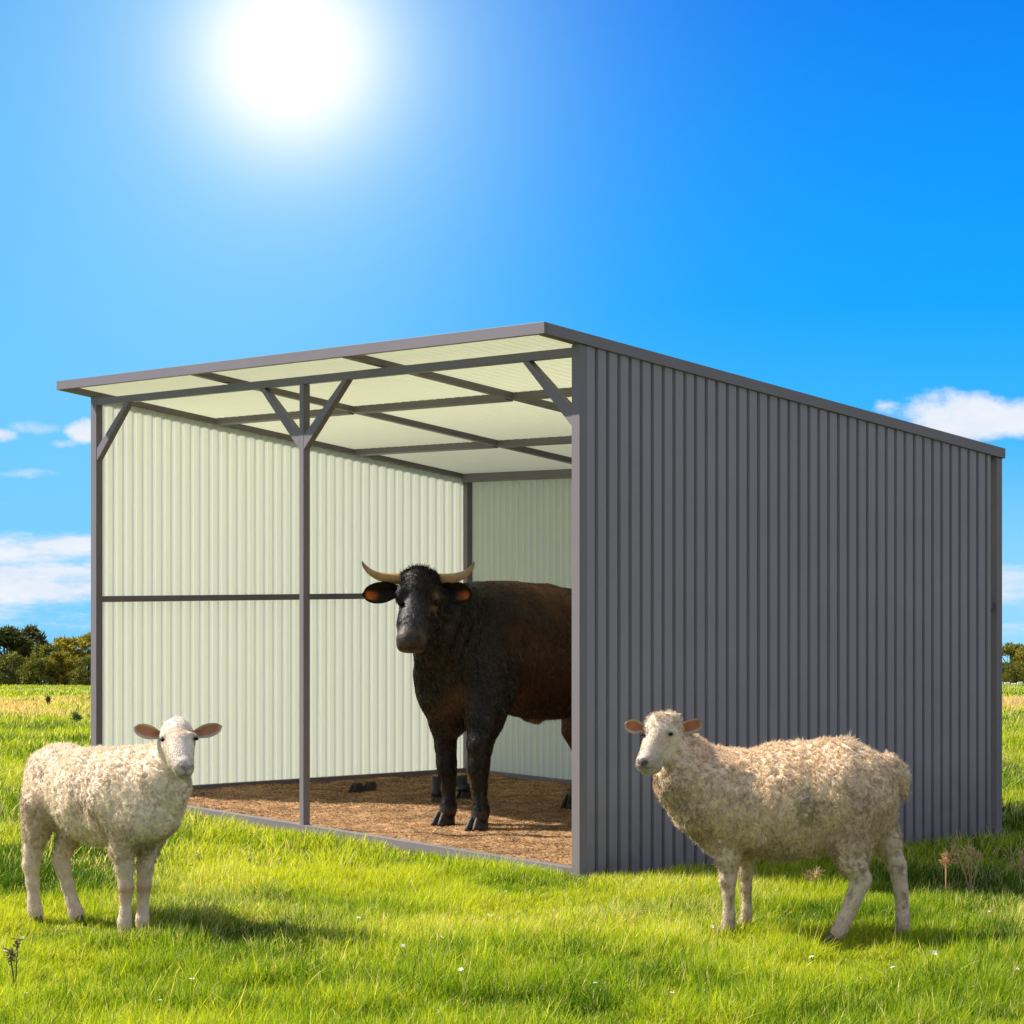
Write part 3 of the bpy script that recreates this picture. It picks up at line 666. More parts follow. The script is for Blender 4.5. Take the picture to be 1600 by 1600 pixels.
# ---- left-hand sheep
def build_sheep_left():
    root = empty('sheep', (un(150, 1400, 10.85)[0], 10.85, 0))
    tag(root, 'pale short-fleeced sheep left of the shed opening, facing the viewer with pink ears out', 'sheep', 'sheep standing on the grass outside the shed')
    S = Solid()
    W1 = (.83,.70,.53); W2_ = (.62,.49,.34); FC = (.84,.73,.60); LG = (.76,.62,.48)
    def c(a, b, k=.03, sy=1., col=W1, fl=1., cut=False):
        S.cone(un(a[0], a[1], a[2]), un(b[0], b[1], b[2]), a[3]/F*a[2], b[3]/F*b[2], k, sy, col, fl, cut)
    c((103,1227,11.10,60), (158,1245,10.88,70), .06); c((158,1245,10.88,70), (204,1249,10.68,67), .06); c((204,1252,10.68,65), (226,1270,10.60,46), .05)
    c((90,1215,11.14,50), (75,1240,11.14,36), .05); c((228,1262,10.6,50), (250,1222,10.58,40), .05); c((250,1222,10.58,40), (272,1180,10.58,27), .04)
    c((245,1270,10.57,36), (258,1240,10.56,34), .05); c((190,1195,10.72,26), (240,1185,10.64,22), .05)
    # head turned to the camera
    c((276,1152,10.55,28), (276,1158,10.53,29), .02, col=FC, fl=0); c((277,1139,10.55,18), (275,1143,10.53,18), .02, col=FC, fl=.75)
    c((280,1165,10.48,24), (286,1195,10.40,16.5), .02, col=FC, fl=0); c((272,1172,10.52,25), (278,1190,10.47,17), .02, col=FC, fl=0)
    c((287,1198,10.385,14.5), (290,1202,10.375,12.5), .015, col=(.50,.43,.38), fl=0); c((288,1206,10.40,11), (284,1200,10.44,14), .012, col=(.46,.39,.31), fl=0)
    c((255,1150,10.49,4.5), (262,1148,10.475,4), .014, col=FC, fl=0); c((305,1149,10.49,4), (298,1147,10.475,4), .014, col=FC, fl=0)
    c((282,1198,10.335,2.4), (285,1201,10.33,1.8), .005, cut=True); c((298,1198,10.34,2.4), (295,1201,10.335,1.8), .005, cut=True)
    c((290,1203,10.328,1.5), (290,1208,10.34,1.5), .004, cut=True); c((276,1208,10.38,1.4), (302,1208,10.38,1.4), .004, cut=True)
    for px, py, Y, r in ((254,1155,10.46,4.2), (307,1154,10.462,4)): c((px,py,Y,r), (px,py+.5,Y,r), .01, cut=True)
    loc = np.array(root.location)
    def leg(pts, Y, fwd, hw):
        for i in range(len(pts)-1):
            a, b = pts[i], pts[i+1]; f0 = a[3]; c((a[0],a[1],Y,a[2]), (b[0],b[1],Y,b[2]), .02 if i else .04, col=W2_ if f0 > .5 else LG, fl=f0)
        x_, y_ = pts[-1][0], pts[-1][1]
        hoof(root, un(x_+1, 0, Y)*[1,1,0]-loc*[1,1,0], fwd, hw, .045, hw*1.35, M_hoofs)
    leg([(200,1290,36,1), (190,1328,19,.6), (194,1355,13.5,.1), (197,1386,10.8,0), (196,1402,8.4,0), (196,1425,8,0), (194.5,1440,10,0), (195,1452,10.5,0)], 10.60, (.5,-1), .062)
    leg([(236,1290,32,1), (231,1326,17,.6), (227,1355,11.8,.1), (225,1384,10.2,0), (224,1400,8,0), (223.5,1422,7.6,0), (222.5,1436,9.5,0), (223,1446,10,0)], 10.70, (.5,-1), .058)
    leg([(66,1262,34,1), (57,1300,20,.9), (51,1330,14,.4), (48.5,1350,13,0), (51,1378,9.6,0), (53,1408,9,0), (55,1422,10.5,0), (57,1434,10.5,0)], 10.96, (.5,-1), .058)
    leg([(120,1270,30,1), (104,1312,16,.7), (96,1340,13,.2), (99,1358,10.8,0), (106,1384,9.2,0), (113,1408,9,0), (118,1424,10.5,0), (121,1434,10.5,0)], 10.98, (.55,-1), .058)
    def post(Vv, Nn, C, Fl):
        pxv = 800+Vv[:,0]/Vv[:,1]*F; pyv = HZ-(Vv[:,2]-CAMH)/Vv[:,1]*F
        d1 = np.abs(pxv-290)*1.0+np.abs(pyv-1199)*1.2; m_ = (d1 < 10) & (Vv[:,1] < 10.40); C[m_] = C[m_]*.75
        for nx_, ny2, a_, b_ in ((284,1197.5,3.6,2), (300,1197.5,3,2), (287,1200.5,3,2), (296,1200.5,3,2), (291,1205,2,5), (290,1211,9,1.1)): nn = np.exp(-(((pxv-nx_)/a_)**2+((pyv-ny2)/b_)**2))*(Vv[:,1] < 10.45); C = C*(1-nn[:, None]*np.array([.62,.72,.74]))
        kn = ((Fl < .3) & (Vv[:,1] < 10.8))*np.exp(-((Vv[:,2]-.18)/.03)**2); C = C*(1-kn[:, None]*np.array([.2,.33,.5]))
        br = (Vv[:,1] < 10.55)*np.exp(-(((pxv-280)/22)**2+((pyv-1143)/9)**2)); C = C*(1-br[:, None]*np.array([.22,.33,.48]))
        for ex, ey_ in ((254.5,1155.5), (307,1154.5)): e_ = (Vv[:,1] < 10.6)*np.exp(-(((pxv-ex)/5.5)**2+((pyv-ey_)/4)**2)); C = C*(1-e_[:, None]*.8)
        return C
    ears = [leaf_ear(un(250,1148,10.53), un(209,1137,10.50), .064, (.1,-1,-.2), (.50,.20,.12), (.56,.46,.38)),
            leaf_ear(un(303,1147,10.53), un(347,1135,10.50), .060, (-.1,-1,-.2), (.50,.20,.12), (.56,.46,.38))]
    V_, Fc, C, Fl, Nn = finish('body', S, .0075, root, M_skin, ears, wool=.012, post=post, it=1)
    eyeball(root, un(254.5,1155.5,10.477)-loc, .0115, sq=(1,1,.65)); eyeball(root, un(306.5,1154.5,10.477)-loc, .0105, sq=(1,1,.65))
    fleece(root, V_, Fc, C, Fl, 220000, .0115, .0022, 12, S, flow=(0,0,-.6))
build_sheep_left()

# ---- bull
def build_bull():
    root = empty('bull', (un(760, 1300, 14.9)[0], 14.9, .012))
    tag(root, 'black-brown horned bull standing inside the shed looking out', 'bull')
    S = Solid(); D = (.0065,.0040,.0032); BR = (.042,.0165,.0075); BL = (.010,.0065,.0052); RU = (.12,.045,.012)
    loc = np.array(root.location)
    def c(a, b, k=.05, sy=1., col=D, cut=False):
        S.cone(un(a[0], a[1], a[2]), un(b[0], b[1], b[2]), a[3]/F*a[2], b[3]/F*b[2], k, sy, col, 0, cut)
    # trunk, back to the right and away
    c((775,1010,14.85,88), (850,1018,15.15,96), .10, col=BR); c((850,1018,15.15,96), (955,1012,15.55,92), .10, col=BR)
    c((955,1005,15.55,84), (1010,1000,15.80,68), .10, col=BR); c((745,965,14.80,52), (800,958,14.95,46), .10, col=BR)
    c((765,925,14.9,10), (850,928,15.15,12), .08, col=BR); c((955,925,15.5,14), (1010,940,15.8,16), .08, col=BR); c((880,1060,15.2,56), (820,1062,15.0,56), .08)
    # chest, shoulder, brisket
    c((735,1010,14.72,70), (722,1055,14.68,62), .09); c((762,1050,14.62,52), (765,1085,14.56,36), .08, col=BL)
    c((700,1088,14.66,42), (706,1122,14.68,29), .07); c((690,1060,14.68,42), (695,1090,14.72,38), .08)
    # neck
    c((740,972,14.72,60), (695,955,14.48,46), .08, col=BL); c((695,955,14.48,46), (665,930,14.36,32), .06, col=BL); c((712,1020,14.62,56), (680,985,14.45,40), .07)
    c((682,1015,14.52,34), (668,1050,14.6,20), .06)
    # head
    c((655,914,14.28,28), (655,930,14.22,30.5), .04, col=D); c((636,902,14.29,10), (674,903,14.29,10), .04, col=(.02,.013,.009)); c((650,895,14.28,8.5), (660,895,14.28,8.5), .03, col=(.03,.02,.014))
    c((653,940,14.20,28.5), (645,975,14.08,23.5), .04, col=(.010,.009,.010)); c((645,975,14.08,22.5), (642,998,14.01,21.5), .03, col=(.013,.011,.011))
    c((634,1001,13.98,13.5), (653,1002,13.99,13.5), .03, col=(.062,.036,.028)); c((630,1010,14.01,9.5), (656,1009,14.02,11), .025, col=(.055,.032,.024))
    c((672,960,14.3,24), (664,990,14.16,14), .04, col=D); c((629,925,14.15,10), (625,935,14.14,8), .03, col=D); c((680,925,14.19,10), (684,935,14.19,8), .03, col=D)
    # nostrils, mouth, sockets
    c((652,996,13.905,5.5), (656,1000,13.92,5), .015, cut=True); c((625,996,13.915,3.2), (622,1000,13.93,2.6), .015, cut=True)
    c((622,1014,13.94,1.5), (664,1012,13.98,1.5), .01, cut=True)
    c((682,941,14.09,4.5), (684,942,14.10,4.5), .02, cut=True); c((626,942,14.06,4), (625,942,14.07,4), .02, cut=True)
    def leg(pts, fwd, hw, hx=0, cols=D):
        for i in range(len(pts)-1):
            a, b = pts[i], pts[i+1]; c(a, b, .045 if i < 2 else .03, col=cols if i else D)
        x_, _, Y, _ = pts[-1]
        hz0 = .02
        hoof(root, un(x_+hx, 0, Y)*[1,1,0]-loc*[1,1,0]+[0,0,hz0-loc[2]], fwd, hw, .088, hw*1.28, M_hoof)
    Yn, Yl = 14.45, 14.72
    leg([(766,1082,14.58,40), (757,1122,14.5,29), (750,1165,Yn,19), (749,1192,Yn,15.5), (748,1206,Yn,14), (750,1226,Yn,10.8), (751,1256,Yn,10.4), (751,1270,Yn,12.8), (748,1284,Yn,13)], (-.45,-1), .142, -3)
    leg([(698,1092,14.72,34), (694,1130,Yl,21), (696,1165,Yl,15.5), (698,1190,Yl,14.5), (699,1206,Yl,13), (701,1226,Yl,10), (701,1254,Yl,9.8), (700,1266,Yl,12), (697,1278,Yl,12)], (-.6,-1), .135, -4)
    leg([(930,1060,15.75,48), (903,1105,15.75,27), (898,1140,15.72,19), (912,1178,15.72,15), (908,1205,15.72,10.5), (900,1238,15.72,10), (896,1254,15.72,11)], (-.6,-1), .115, -5, (.075,.032,.012))
    leg([(985,1075,15.5,50), (962,1120,15.42,28), (960,1155,15.4,20), (974,1190,15.4,15), (966,1225,15.4,11), (957,1252,15.4,10.5), (952,1266,15.4,11.5)], (-.6,-1), .12, -5)
    # tail and sheath
    c((1062,985,16.0,12), (1078,1060,16.02,8), .03); c((1078,1060,16.02,8), (1080,1150,16.0,9), .02); c((826,1116,15.1,12), (838,1123,15.1,9), .03, col=(.30,.17,.06))
    def post(Vv, Nn, C, Fl):
        pxv = 800+Vv[:,0]/Vv[:,1]*F; pyv = HZ-(Vv[:,2]-CAMH)/Vv[:,1]*F
        # red-brown back with its sheen painted into the colour, brown flush on the brisket, grizzled nose bridge
        s = np.clip((Vv[:,2]-1.15)/.25, 0, 1)*np.clip((Vv[:,1]-14.75)/.2, 0, 1)*(.4+.9*fbm(Vv*np.array([9,9,3]), 3, 31))
        C = C+np.array([.075,.028,.010])*s[:, None]*1.35
        br = np.exp(-(((pxv-712)/26)**2+((pyv-1098)/26)**2))*(Vv[:,1] < 14.8); C = C+np.array([.05,.018,.006])*br[:, None]
        gz = np.exp(-(((pxv-651)/15)**2+((pyv-962)/24)**2))*(Vv[:,1] < 14.3); C = C+np.array([.022,.022,.026])*gz[:, None]*(.4+fbm(Vv*60, 2, 5))[:, None]
        ey = np.exp(-(((pxv-678)/5)**2+((pyv-951)/5)**2))*(Vv[:,1] < 14.3); C = C+np.array([.20,.11,.07])*ey[:, None]
        e2 = np.exp(-(((pxv-681)/5)**2+((pyv-931)/7)**2))*(Vv[:,1] < 14.3); C = C+np.array([.16,.10,.06])*e2[:, None]
        bl = np.clip((.62-Vv[:,2])/.06, 0, 1)*(Vv[:,2] > .45)*(Vv[:,1] > 14.9)*(Nn[:,2] < -.5); C = C+np.array([.12,.05,.012])*bl[:, None]
        mz = np.clip((pyv-983-.12*(pxv-640))/7, 0, 1)*(Vv[:,1] < 14.12); C = C*(1-mz[:, None])+np.array([.060,.040,.034])*mz[:, None]*(.55+.8*fbm(Vv*50, 2, 7))[:, None]
        for nx_, ny2, a_, b_ in ((653,998,5.5,5.5), (623,996,3.6,5), (643,1013,22,1.8), (667,1008,3,5)):
            nn = np.exp(-(((pxv-nx_)/a_)**2+((pyv-ny2)/b_)**2))*(Vv[:,1] < 14.1); C = C*(1-nn[:, None]*.93)
        fb = (Vv[:,2] < .13) & (Vv[:,2] > .085); C[fb] = C[fb]+np.array([.03,.022,.015])
        return C
    def relief(Vv):
        pxv = 800+Vv[:,0]/Vv[:,1]*F; pyv = HZ-(Vv[:,2]-CAMH)/Vv[:,1]*F
        nk = np.exp(-(((pxv-722)/42)**4+((pyv-985)/62)**4)); f1 = np.sin((pxv*.9+(pyv-980)*.18+fbm(Vv*4, 2, 6)*26)*.36)
        mus = fbm(Vv*np.array([6, 6, 5]), 3, 14)-.5; lg = np.clip((.85-Vv[:,2])/.2, 0, 1)
        ribs = np.sin(pxv*.30+pyv*.05)*np.exp(-(((pxv-850)/40)**2+((pyv-1010)/45)**2))
        hd = (Vv[:,1] < 14.36)
        return nk*f1*.0050+mus*.020*(1-.5*lg)*(1-.7*hd)+ribs*.003+(fbm(Vv*26, 2, 2)-.5)*.0018
    ears = [leaf_ear(un(622,922,14.27), un(566,929,14.2), .125, (.1,-1,-.15), (.62,.13,.010), D, th=.02),
            leaf_ear(un(684,922,14.33), un(738,929,14.28), .125, (-.1,-1,-.15), (.62,.13,.010), D, th=.02)]
    for e in ears:       # dark hair at the root and rim of the ear
        b0 = e[0][:5].mean(0); t = np.linalg.norm(e[0]-b0, axis=1); k = np.clip((.175-t)/.085, 0, 1)+np.clip((e[0][:, 2]-(e[0][:, 2].mean()-.004))/.025, 0, 1)+.5*fbm(e[0]*60, 2, 3); k = np.clip(k, 0, 1)[:, None]; e[2][:] = e[2]*(1-k)+np.array(D)*k
    V_, Fc, C, Fl, Nn = finish('body', S, .0115, root, M_coat, ears, soft=.03, post=post, it=2, relief=relief)
    # curls on the poll
    r = np.random.default_rng(4); pxv = 800+V_[:,0]/V_[:,1]*F; pyv = HZ-(V_[:,2]-CAMH)/V_[:,1]*F
    w = ((pyv < 914+14*(r.random(len(pyv))-.3)) & (pxv > 620) & (pxv < 694) & (V_[:,1] < 14.5)); ids = np.argwhere(w)[:,0]
    k = r.choice(ids, 9000); P = V_[k]+r.normal(size=(9000,3))*.006; d = Nn[k]+r.normal(size=(9000,3))*.8+np.array([0,0,-.7]); d /= np.linalg.norm(d, axis=1)[:, None]
    cc = np.array([.014,.0085,.0065])*(.5+1.6*r.random((9000,1))**2)
    pt = ribbons(P, d,   .008*(.4+r.random(9000)), .0032*np.ones(9000), r.normal(size=(9000,3))*.7, cc, 3, 9)
    merge('forelock', [(pt[0]-loc, pt[1], pt[2])], M_straw, root)
    # short coat hair lying along the body, in dark and rusty streaks
    n = 90000; Nn, ar = vnormals(V_, Fc); fi = r.choice(len(Fc), n, p=ar/ar.sum()); u, v = r.random((2, n, 1))
    P = (V_[Fc[fi,0]]*(1-u)+V_[Fc[fi,1]]*u)*(1-v)+(V_[Fc[fi,3]]*(1-u)+V_[Fc[fi,2]]*u)*v; Nf = Nn[Fc[fi,0]]
    d = np.array([.30,.30,-.85])+r.normal(size=(n, 3))*.22; d = d-Nf*(d*Nf).sum(1)[:, None]*.86; d /= np.linalg.norm(d, axis=1)[:, None]
    st_ = fbm(P*np.array([22,22,5]), 3, 66)[:, None]; cc = C[Fc[fi,0]]*(.35+2.6*np.clip(st_-.30, 0, 1))*(.6+.8*r.random((n,1)))
    px_ = 800+P[:,0]/P[:,1]*F; py_ = HZ-(P[:,2]-CAMH)/P[:,1]*F; fr = P[:,1] < 14.3
    hz_m = (P[:, 2] > .12) & ~(fr & (py_ > 980+.12*(px_-640)) & (py_ < 1025) & (px_ < 674)) & ~(fr & (np.hypot(px_-682, py_-942) < 6)) & ~(fr & (np.hypot(px_-626, py_-942) < 5)); P, d, cc, Nf = P[hz_m], d[hz_m], cc[hz_m], Nf[hz_m]; n = len(P)
    pt = ribbons(P+Nf*.0005, d, .022*(.5+r.random(n)), .0032*np.ones(n), r.normal(size=(n,3))*.12, cc, 2, 10)
    merge('coat_hair', [(pt[0]-loc, pt[1], pt[2])], M_fur, root)
    eyeball(root, un(683,942,14.125)-loc, .019); eyeball(root, un(626,942,14.10)-loc, .018)
    for pts in ([(634,905,14.30,10), (612,904,14.27,9.4), (594,901,14.22,7.6), (579,894,14.18,5.6), (569,884,14.16,3.4), (566,877,14.15,.7)],
                [(678,906,14.36,11), (698,905,14.33,10), (714,902,14.28,8.4), (728,896,14.24,6.2), (737,887,14.22,3.8), (741,878,14.21,.7)]):
        P = np.array([un(*p[:3])-loc for p in pts]); rr = np.array([p[3]/F*p[2]*.88 for p in pts]); n = 26
        t = np.linspace(0, len(P)-1, n); Q = []
        for tt in t:                                   # Catmull-Rom through the points
            i = min(int(tt), len(P)-2); u = tt-i; p0, p1, p2, p3 = P[max(i-1,0)], P[i], P[i+1], P[min(i+2,len(P)-1)]
            Q.append(.5*((2*p1)+(-p0+p2)*u+(2*p0-5*p1+4*p2-p3)*u*u+(-p0+3*p1-3*p2+p3)*u**3))
        rad = np.interp(t, np.arange(len(P)), rr)*(1+.02*np.sin(t*14)); mb = MB(); mb.tube(Q, rad, 14); o = mb.build('horn', M_horn, root, smooth=True)
        tv = np.repeat(t/(len(P)-1), 14)[:, None]; set_col(o, np.array([.46,.28,.11])*(1-tv)+np.array([.30,.21,.12])*tv-np.clip(tv-.75, 0, 1)*np.array([.5,.4,.3]))
build_bull()

# ------------------------------------------------------------------ hooves of other cattle under the wall rails (all the photo shows of them)
def stub(px, py, w, lab, lean=0, topy=1216, pale=False):
    Y = CAMH*F/(py-HZ); g0 = un(px, py, Y); root = empty('cattle_foot', (g0[0], g0[1], .012)); tag(root, lab, 'cattle foot')
    mb = MB(); s = Y/F; zt = max(.07, (py-topy)*s)
    if py-topy > 25:
        mb.tube([(lean*s,.0,zt), (lean*.6*s,.0,zt*.55), (0,.0,.10), (0,0,.06)], [w*.36*s, w*.34*s, w*.42*s, w*.40*s], 14); mb.build('lower_leg', simple('leg_hide', (.02,.017,.02), rough=.5), root, smooth=True)
    hoof(root, (0,0,0), (-.6,-1), w*s, .075, w*1.2*s, M_hoofs if pale else M_hoof)
stub(682, 1262, 20, 'pale-hoofed cattle foot behind the bull, left of its front legs on the floor', topy=1216, pale=True)
stub(724, 1253, 26, 'dark cattle foot on the shed floor between the front legs of the bull', lean=-3, topy=1214)
stub(556, 1243, 24, 'dark cattle hoof by the cream wall rail, left one of the pair', topy=1226)
stub(577, 1241, 24, 'dark cattle hoof by the cream wall rail, right one of the pair', topy=1226)

# ------------------------------------------------------------------ trees at the foot of the pasture
def tree(px, topy, Y, wpx, label, col, colB, seed, name='tree', dens=3600, low=.02, basepy=None):
    r = np.random.default_rng(seed); x = (px-800)/F*Y; z0 = float(hgt(np.array([x]), np.array([Y]))[0]); H = un(px, topy, Y)[2]-z0; Rw = wpx/F*Y/2
    root = empty(name, (x, Y, z0)); tag(root, label, 'tree' if name == 'tree' else 'bush', 'trees and bushes beyond the pasture')
    mb = MB(); mb.tube([(0,0,-.3), (.05*H,0,H*.25), (-.02*H,.02*H,H*.5), (0,0,H*.75)], [.035*H,.028*H,.02*H,.008*H], 8)
    K = 34; cen = []
    for k in range(K):
        t = r.random()*2*math.pi; e = r.random(); rr = Rw*(.35+.62*math.sqrt(r.random())); zz = H*(low+.08+(.82-low)*e)
        sh = math.sqrt(max(.08, 1-((e-.35)/.75)**2)); cen.append((rr*sh*math.cos(t), rr*sh*math.sin(t)*.8, zz, Rw*(.20+.16*r.random())))
    cen.append((0,0,H*.88,Rw*.26)); cen = np.array(cen)
    for cx, cy, cz, _ in cen[::3]:
        mb.tube([(0,0,cz*.45), (cx*.5,cy*.5,cz*.75), (cx,cy,cz)], [.016*H,.010*H,.004*H], 5)
    mb.build('trunk', M_bark, root, smooth=True)
    k = r.integers(0, len(cen), dens); d = r.normal(size=(dens, 3)); d /= np.linalg.norm(d, axis=1)[:, None]
    P = cen[k, :3]+d*(cen[k, 3]*(.5+.6*r.random(dens)))[:, None]*np.array([1,1,.72]); P[:, 2] = np.clip(P[:, 2], .05, H)
    dirn = d*.6+r.normal(size=(dens, 3))*.8; dirn /= np.linalg.norm(dirn, axis=1)[:, None]
    mixf = np.clip(r.random((len(cen),1))[k]*.8+r.random((dens,1))*.3, 0, 1); cc = (np.array(col)*(1-mixf)+np.array(colB)*mixf)*(.7+.6*r.random((dens,1)))
    s = H/6.5*.40; pt = ribbons(P, dirn, s*(.5+r.random(dens)), s*.62*(.6+.8*r.random(dens)), r.normal(size=(dens,3))*.3, cc, 2, seed, tipcol=1.1)
    merge('crown', [pt], M_leaf, root)
DK, OL, YO, BRN = (.085,.105,.024), (.26,.24,.04), (.50,.40,.05), (.13,.085,.04)
tree(12, 976, 262, 72, 'dark green tree at the far left edge, top showing above the bushes', DK, (.10,.10,.05), 1, dens=4200)
tree(46, 973, 266, 62, 'dark open-crowned tree at left, tallest of the far trees, sky showing through', DK, (.13,.12,.07), 2, low=.12, dens=3200)
tree(-45, 985, 262, 90, 'dark tree beyond the left edge of the view', DK, OL, 3)
tree(76, 1003, 254, 60, 'olive green tree right of the tallest far tree', DK, OL, 4)
tree(104, 994, 258, 50, 'yellow-olive tree in the middle of the left row', OL, YO, 5)
tree(138, 987, 260, 54, 'tall yellowish tree beside the left front post of the shed', OL, YO, 6)
tree(178, 990, 262, 60, 'olive tree hidden behind the shed corner', OL, YO, 7)
tree(20, 1018, 244, 64, 'low dark bush in front of the leftmost tree', DK, OL, 8, 'bush', low=0)
tree(62, 1026, 242, 56, 'low olive bush in front of the tallest far tree', DK, OL, 9, 'bush', low=0)
tree(100, 1016, 243, 56, 'rounded yellow-green bush at the middle of the left row', DK, YO, 10, 'bush', low=0)
tree(134, 1024, 241, 54, 'dark bush at the foot of the trees beside the left front post', DK, OL, 11, 'bush', low=0)
tree(1580, 1004, 262, 62, 'dark green tree just right of the shed back corner', DK, OL, 12)
tree(1612, 1008, 258, 60, 'olive tree cut by the right edge of the photo', DK, YO, 13)
tree(1660, 1002, 262, 74, 'olive tree beyond the right edge of the view', DK, OL, 14)
tree(1588, 1036, 246, 60, 'low dark bush under the trees at the right edge', DK, OL, 15, 'bush', low=0)
tree(1548, 1030, 250, 50, 'bush hidden behind the shed back corner', DK, OL, 16, 'bush', low=0)
# the wood goes on behind the shed as one mass
r = np.random.default_rng(77); n = 46000; pxr = np.concatenate([r.uniform(200, 1520, 26000), r.uniform(1710, 2500, 12000), r.uniform(-600, -90, 8000)]); Yr = r.uniform(252, 275, n); xr = (pxr-800)/F*Yr
hh = 4.0+2.6*fbm(np.stack([xr*.18, Yr*.1, 0*xr], -1), 3, 12); zr = hgt(xr, Yr)+hh*r.random(n)**.6
dd = r.normal(size=(n, 3)); dd /= np.linalg.norm(dd, axis=1)[:, None]; mf = r.random((n, 1))
pt = ribbons(np.stack([xr, Yr, zr], -1), dd, .7*(.5+r.random(n)), .5*np.ones(n), r.normal(size=(n,3))*.3, np.array(DK)*(1-mf)+np.array(OL)*mf, 2, 78)
wd_ = merge('far_woodland', [pt], M_leaf); tag(wd_, 'far wood along the foot of the pasture', 'woodland', kind='stuff')
# low pale stone wall at the right, along the foot of the trees
ws = empty('stone_wall', ((1600-800)/F*238, 238, float(hgt(np.array([48.8]), np.array([238.]))[0])))
tag(ws, 'low pale stone wall at the foot of the trees at the right edge', 'stone wall'); mb = MB(); r = random.Random(3)
for i in range(30):
    x0 = -5+i*.62; h0 = .35+.25*r.random(); w0 = .3; y0 = -.2+.1*r.random()
    mb.prism([(x0,y0,-.2),(x0+.58,y0,-.2),(x0+.58,y0+w0,-.2),(x0,y0+w0,-.2)], [(x0+.06*r.random(),y0+.04,h0),(x0+.55,y0+.03,h0*(.8+.3*r.random())),(x0+.54,y0+w0,h0),(x0+.04,y0+w0,h0*.9)])
mb.build('stones', M_stone, ws, bevel=.04)

# ------------------------------------------------------------------ weeds and flowers
def weed(px, py, hpx, label, col, seed, heads=5, spread=.35, name='weed', thick=.003):
    r = np.random.default_rng(seed); Yb = CAMH*F/(py-HZ)
    if Yb > 21:                                       # on the slope
        for _ in range(20): Yb = (CAMH-float(hgt(np.array([(px-800)/F*Yb]), np.array([Yb]))[0]))*F/(py-HZ)
    x = (px-800)/F*Yb; z0 = float(hgt(np.array([x]), np.array([Yb]))[0]); H = hpx/F*Yb
    root = empty(name, (x, Yb, z0)); tag(root, label, 'weed'); mb = MB(); hp = []; sc = max(1., Yb/11)
    for k in range(heads):
        t = r.random()*2*math.pi; s = spread*H*r.random(); hh_ = H*(.7+.3*r.random()) if k else H
        p1 = np.array([s*.4*math.cos(t), s*.4*math.sin(t), hh_*.5]); p2 = np.array([s*math.cos(t), s*math.sin(t), hh_])
        mb.tube([(0,0,-.02), p1, p2], [thick*min(sc, 2.5), thick*.8*min(sc, 2.5), thick*.5*min(sc, 2.5)], 5); hp.append(p2)
    o = mb.build('stem', M_dry, root, smooth=True); set_col(o, np.tile(col, (len(mb.v), 1)))
    for h0 in hp:
        P = h0+r.normal(size=(34, 3))*.0085*min(sc, 2.2)*np.array([1,1,1.5]); d = r.normal(size=P.shape)+np.array([0,0,1.]); d /= np.linalg.norm(d, axis=1)[:, None]
        pt = ribbons(P, d, .020*min(sc, 2.6)*np.ones(34), .0065*min(sc, 2.6)*np.ones(34), r.normal(size=P.shape)*.3, np.tile(np.array(col)*1.2, (34, 1)), 2, seed)
        merge('seed_head', [pt], M_dry, root)
TAN = np.array([.58,.40,.22]); DKG = np.array([.07,.10,.03])
weed(1518, 1396, 76, 'tall branching dry seed head in the shade right of the right sheep', TAN, 1, 6, .35, thick=.0028)
weed(1478, 1398, 66, 'slim reddish dry grass stalk between the right sheep and the dry seed head', TAN*np.array([1,.8,.8]), 2, 2, .2, thick=.0028)
weed(1592, 1375, 40, 'pale thin weed at the right edge of the photo beside the shadow', TAN, 3, 3, .6)
weed(1272, 1388, 28, 'pale bent grass stalk under the belly of the right sheep', TAN*1.3, 4, 3, .45)
weed(24, 1550, 84, 'dark upright weed with a pale seed head at the lower left edge', np.array([.16,.12,.06]), 5, 3, .35)
weed(76, 1104, 12, 'small dark weed standing in the far pasture at left', np.array([.03,.045,.015]), 6, 5, .25, thick=.01)
weed(120, 1134, 14, 'leafy green weed just left of the shed left front post', DKG*1.6, 8, 5, .3)
fl0 = None; r = random.Random(9)
spots = [(40,1572), (300,1548), (312,1508), (250,1580), (8,1500), (35,1473), (400,1413), (560,1452), (590,1468), (630,1490), (690,1477), (763,1450), (790,1405),
         (930,1560), (955,1430), (1005,1400), (1060,1470), (1113,1462), (1130,1410), (1178,1582), (1216,1581), (1268,1508), (1352,1546), (1395,1525), (1460,1500), (1545,1428), (1590,1530), (1050,1575), (860,1520), (720,1540), (480,1400), (360,1380), (1520,1560)]
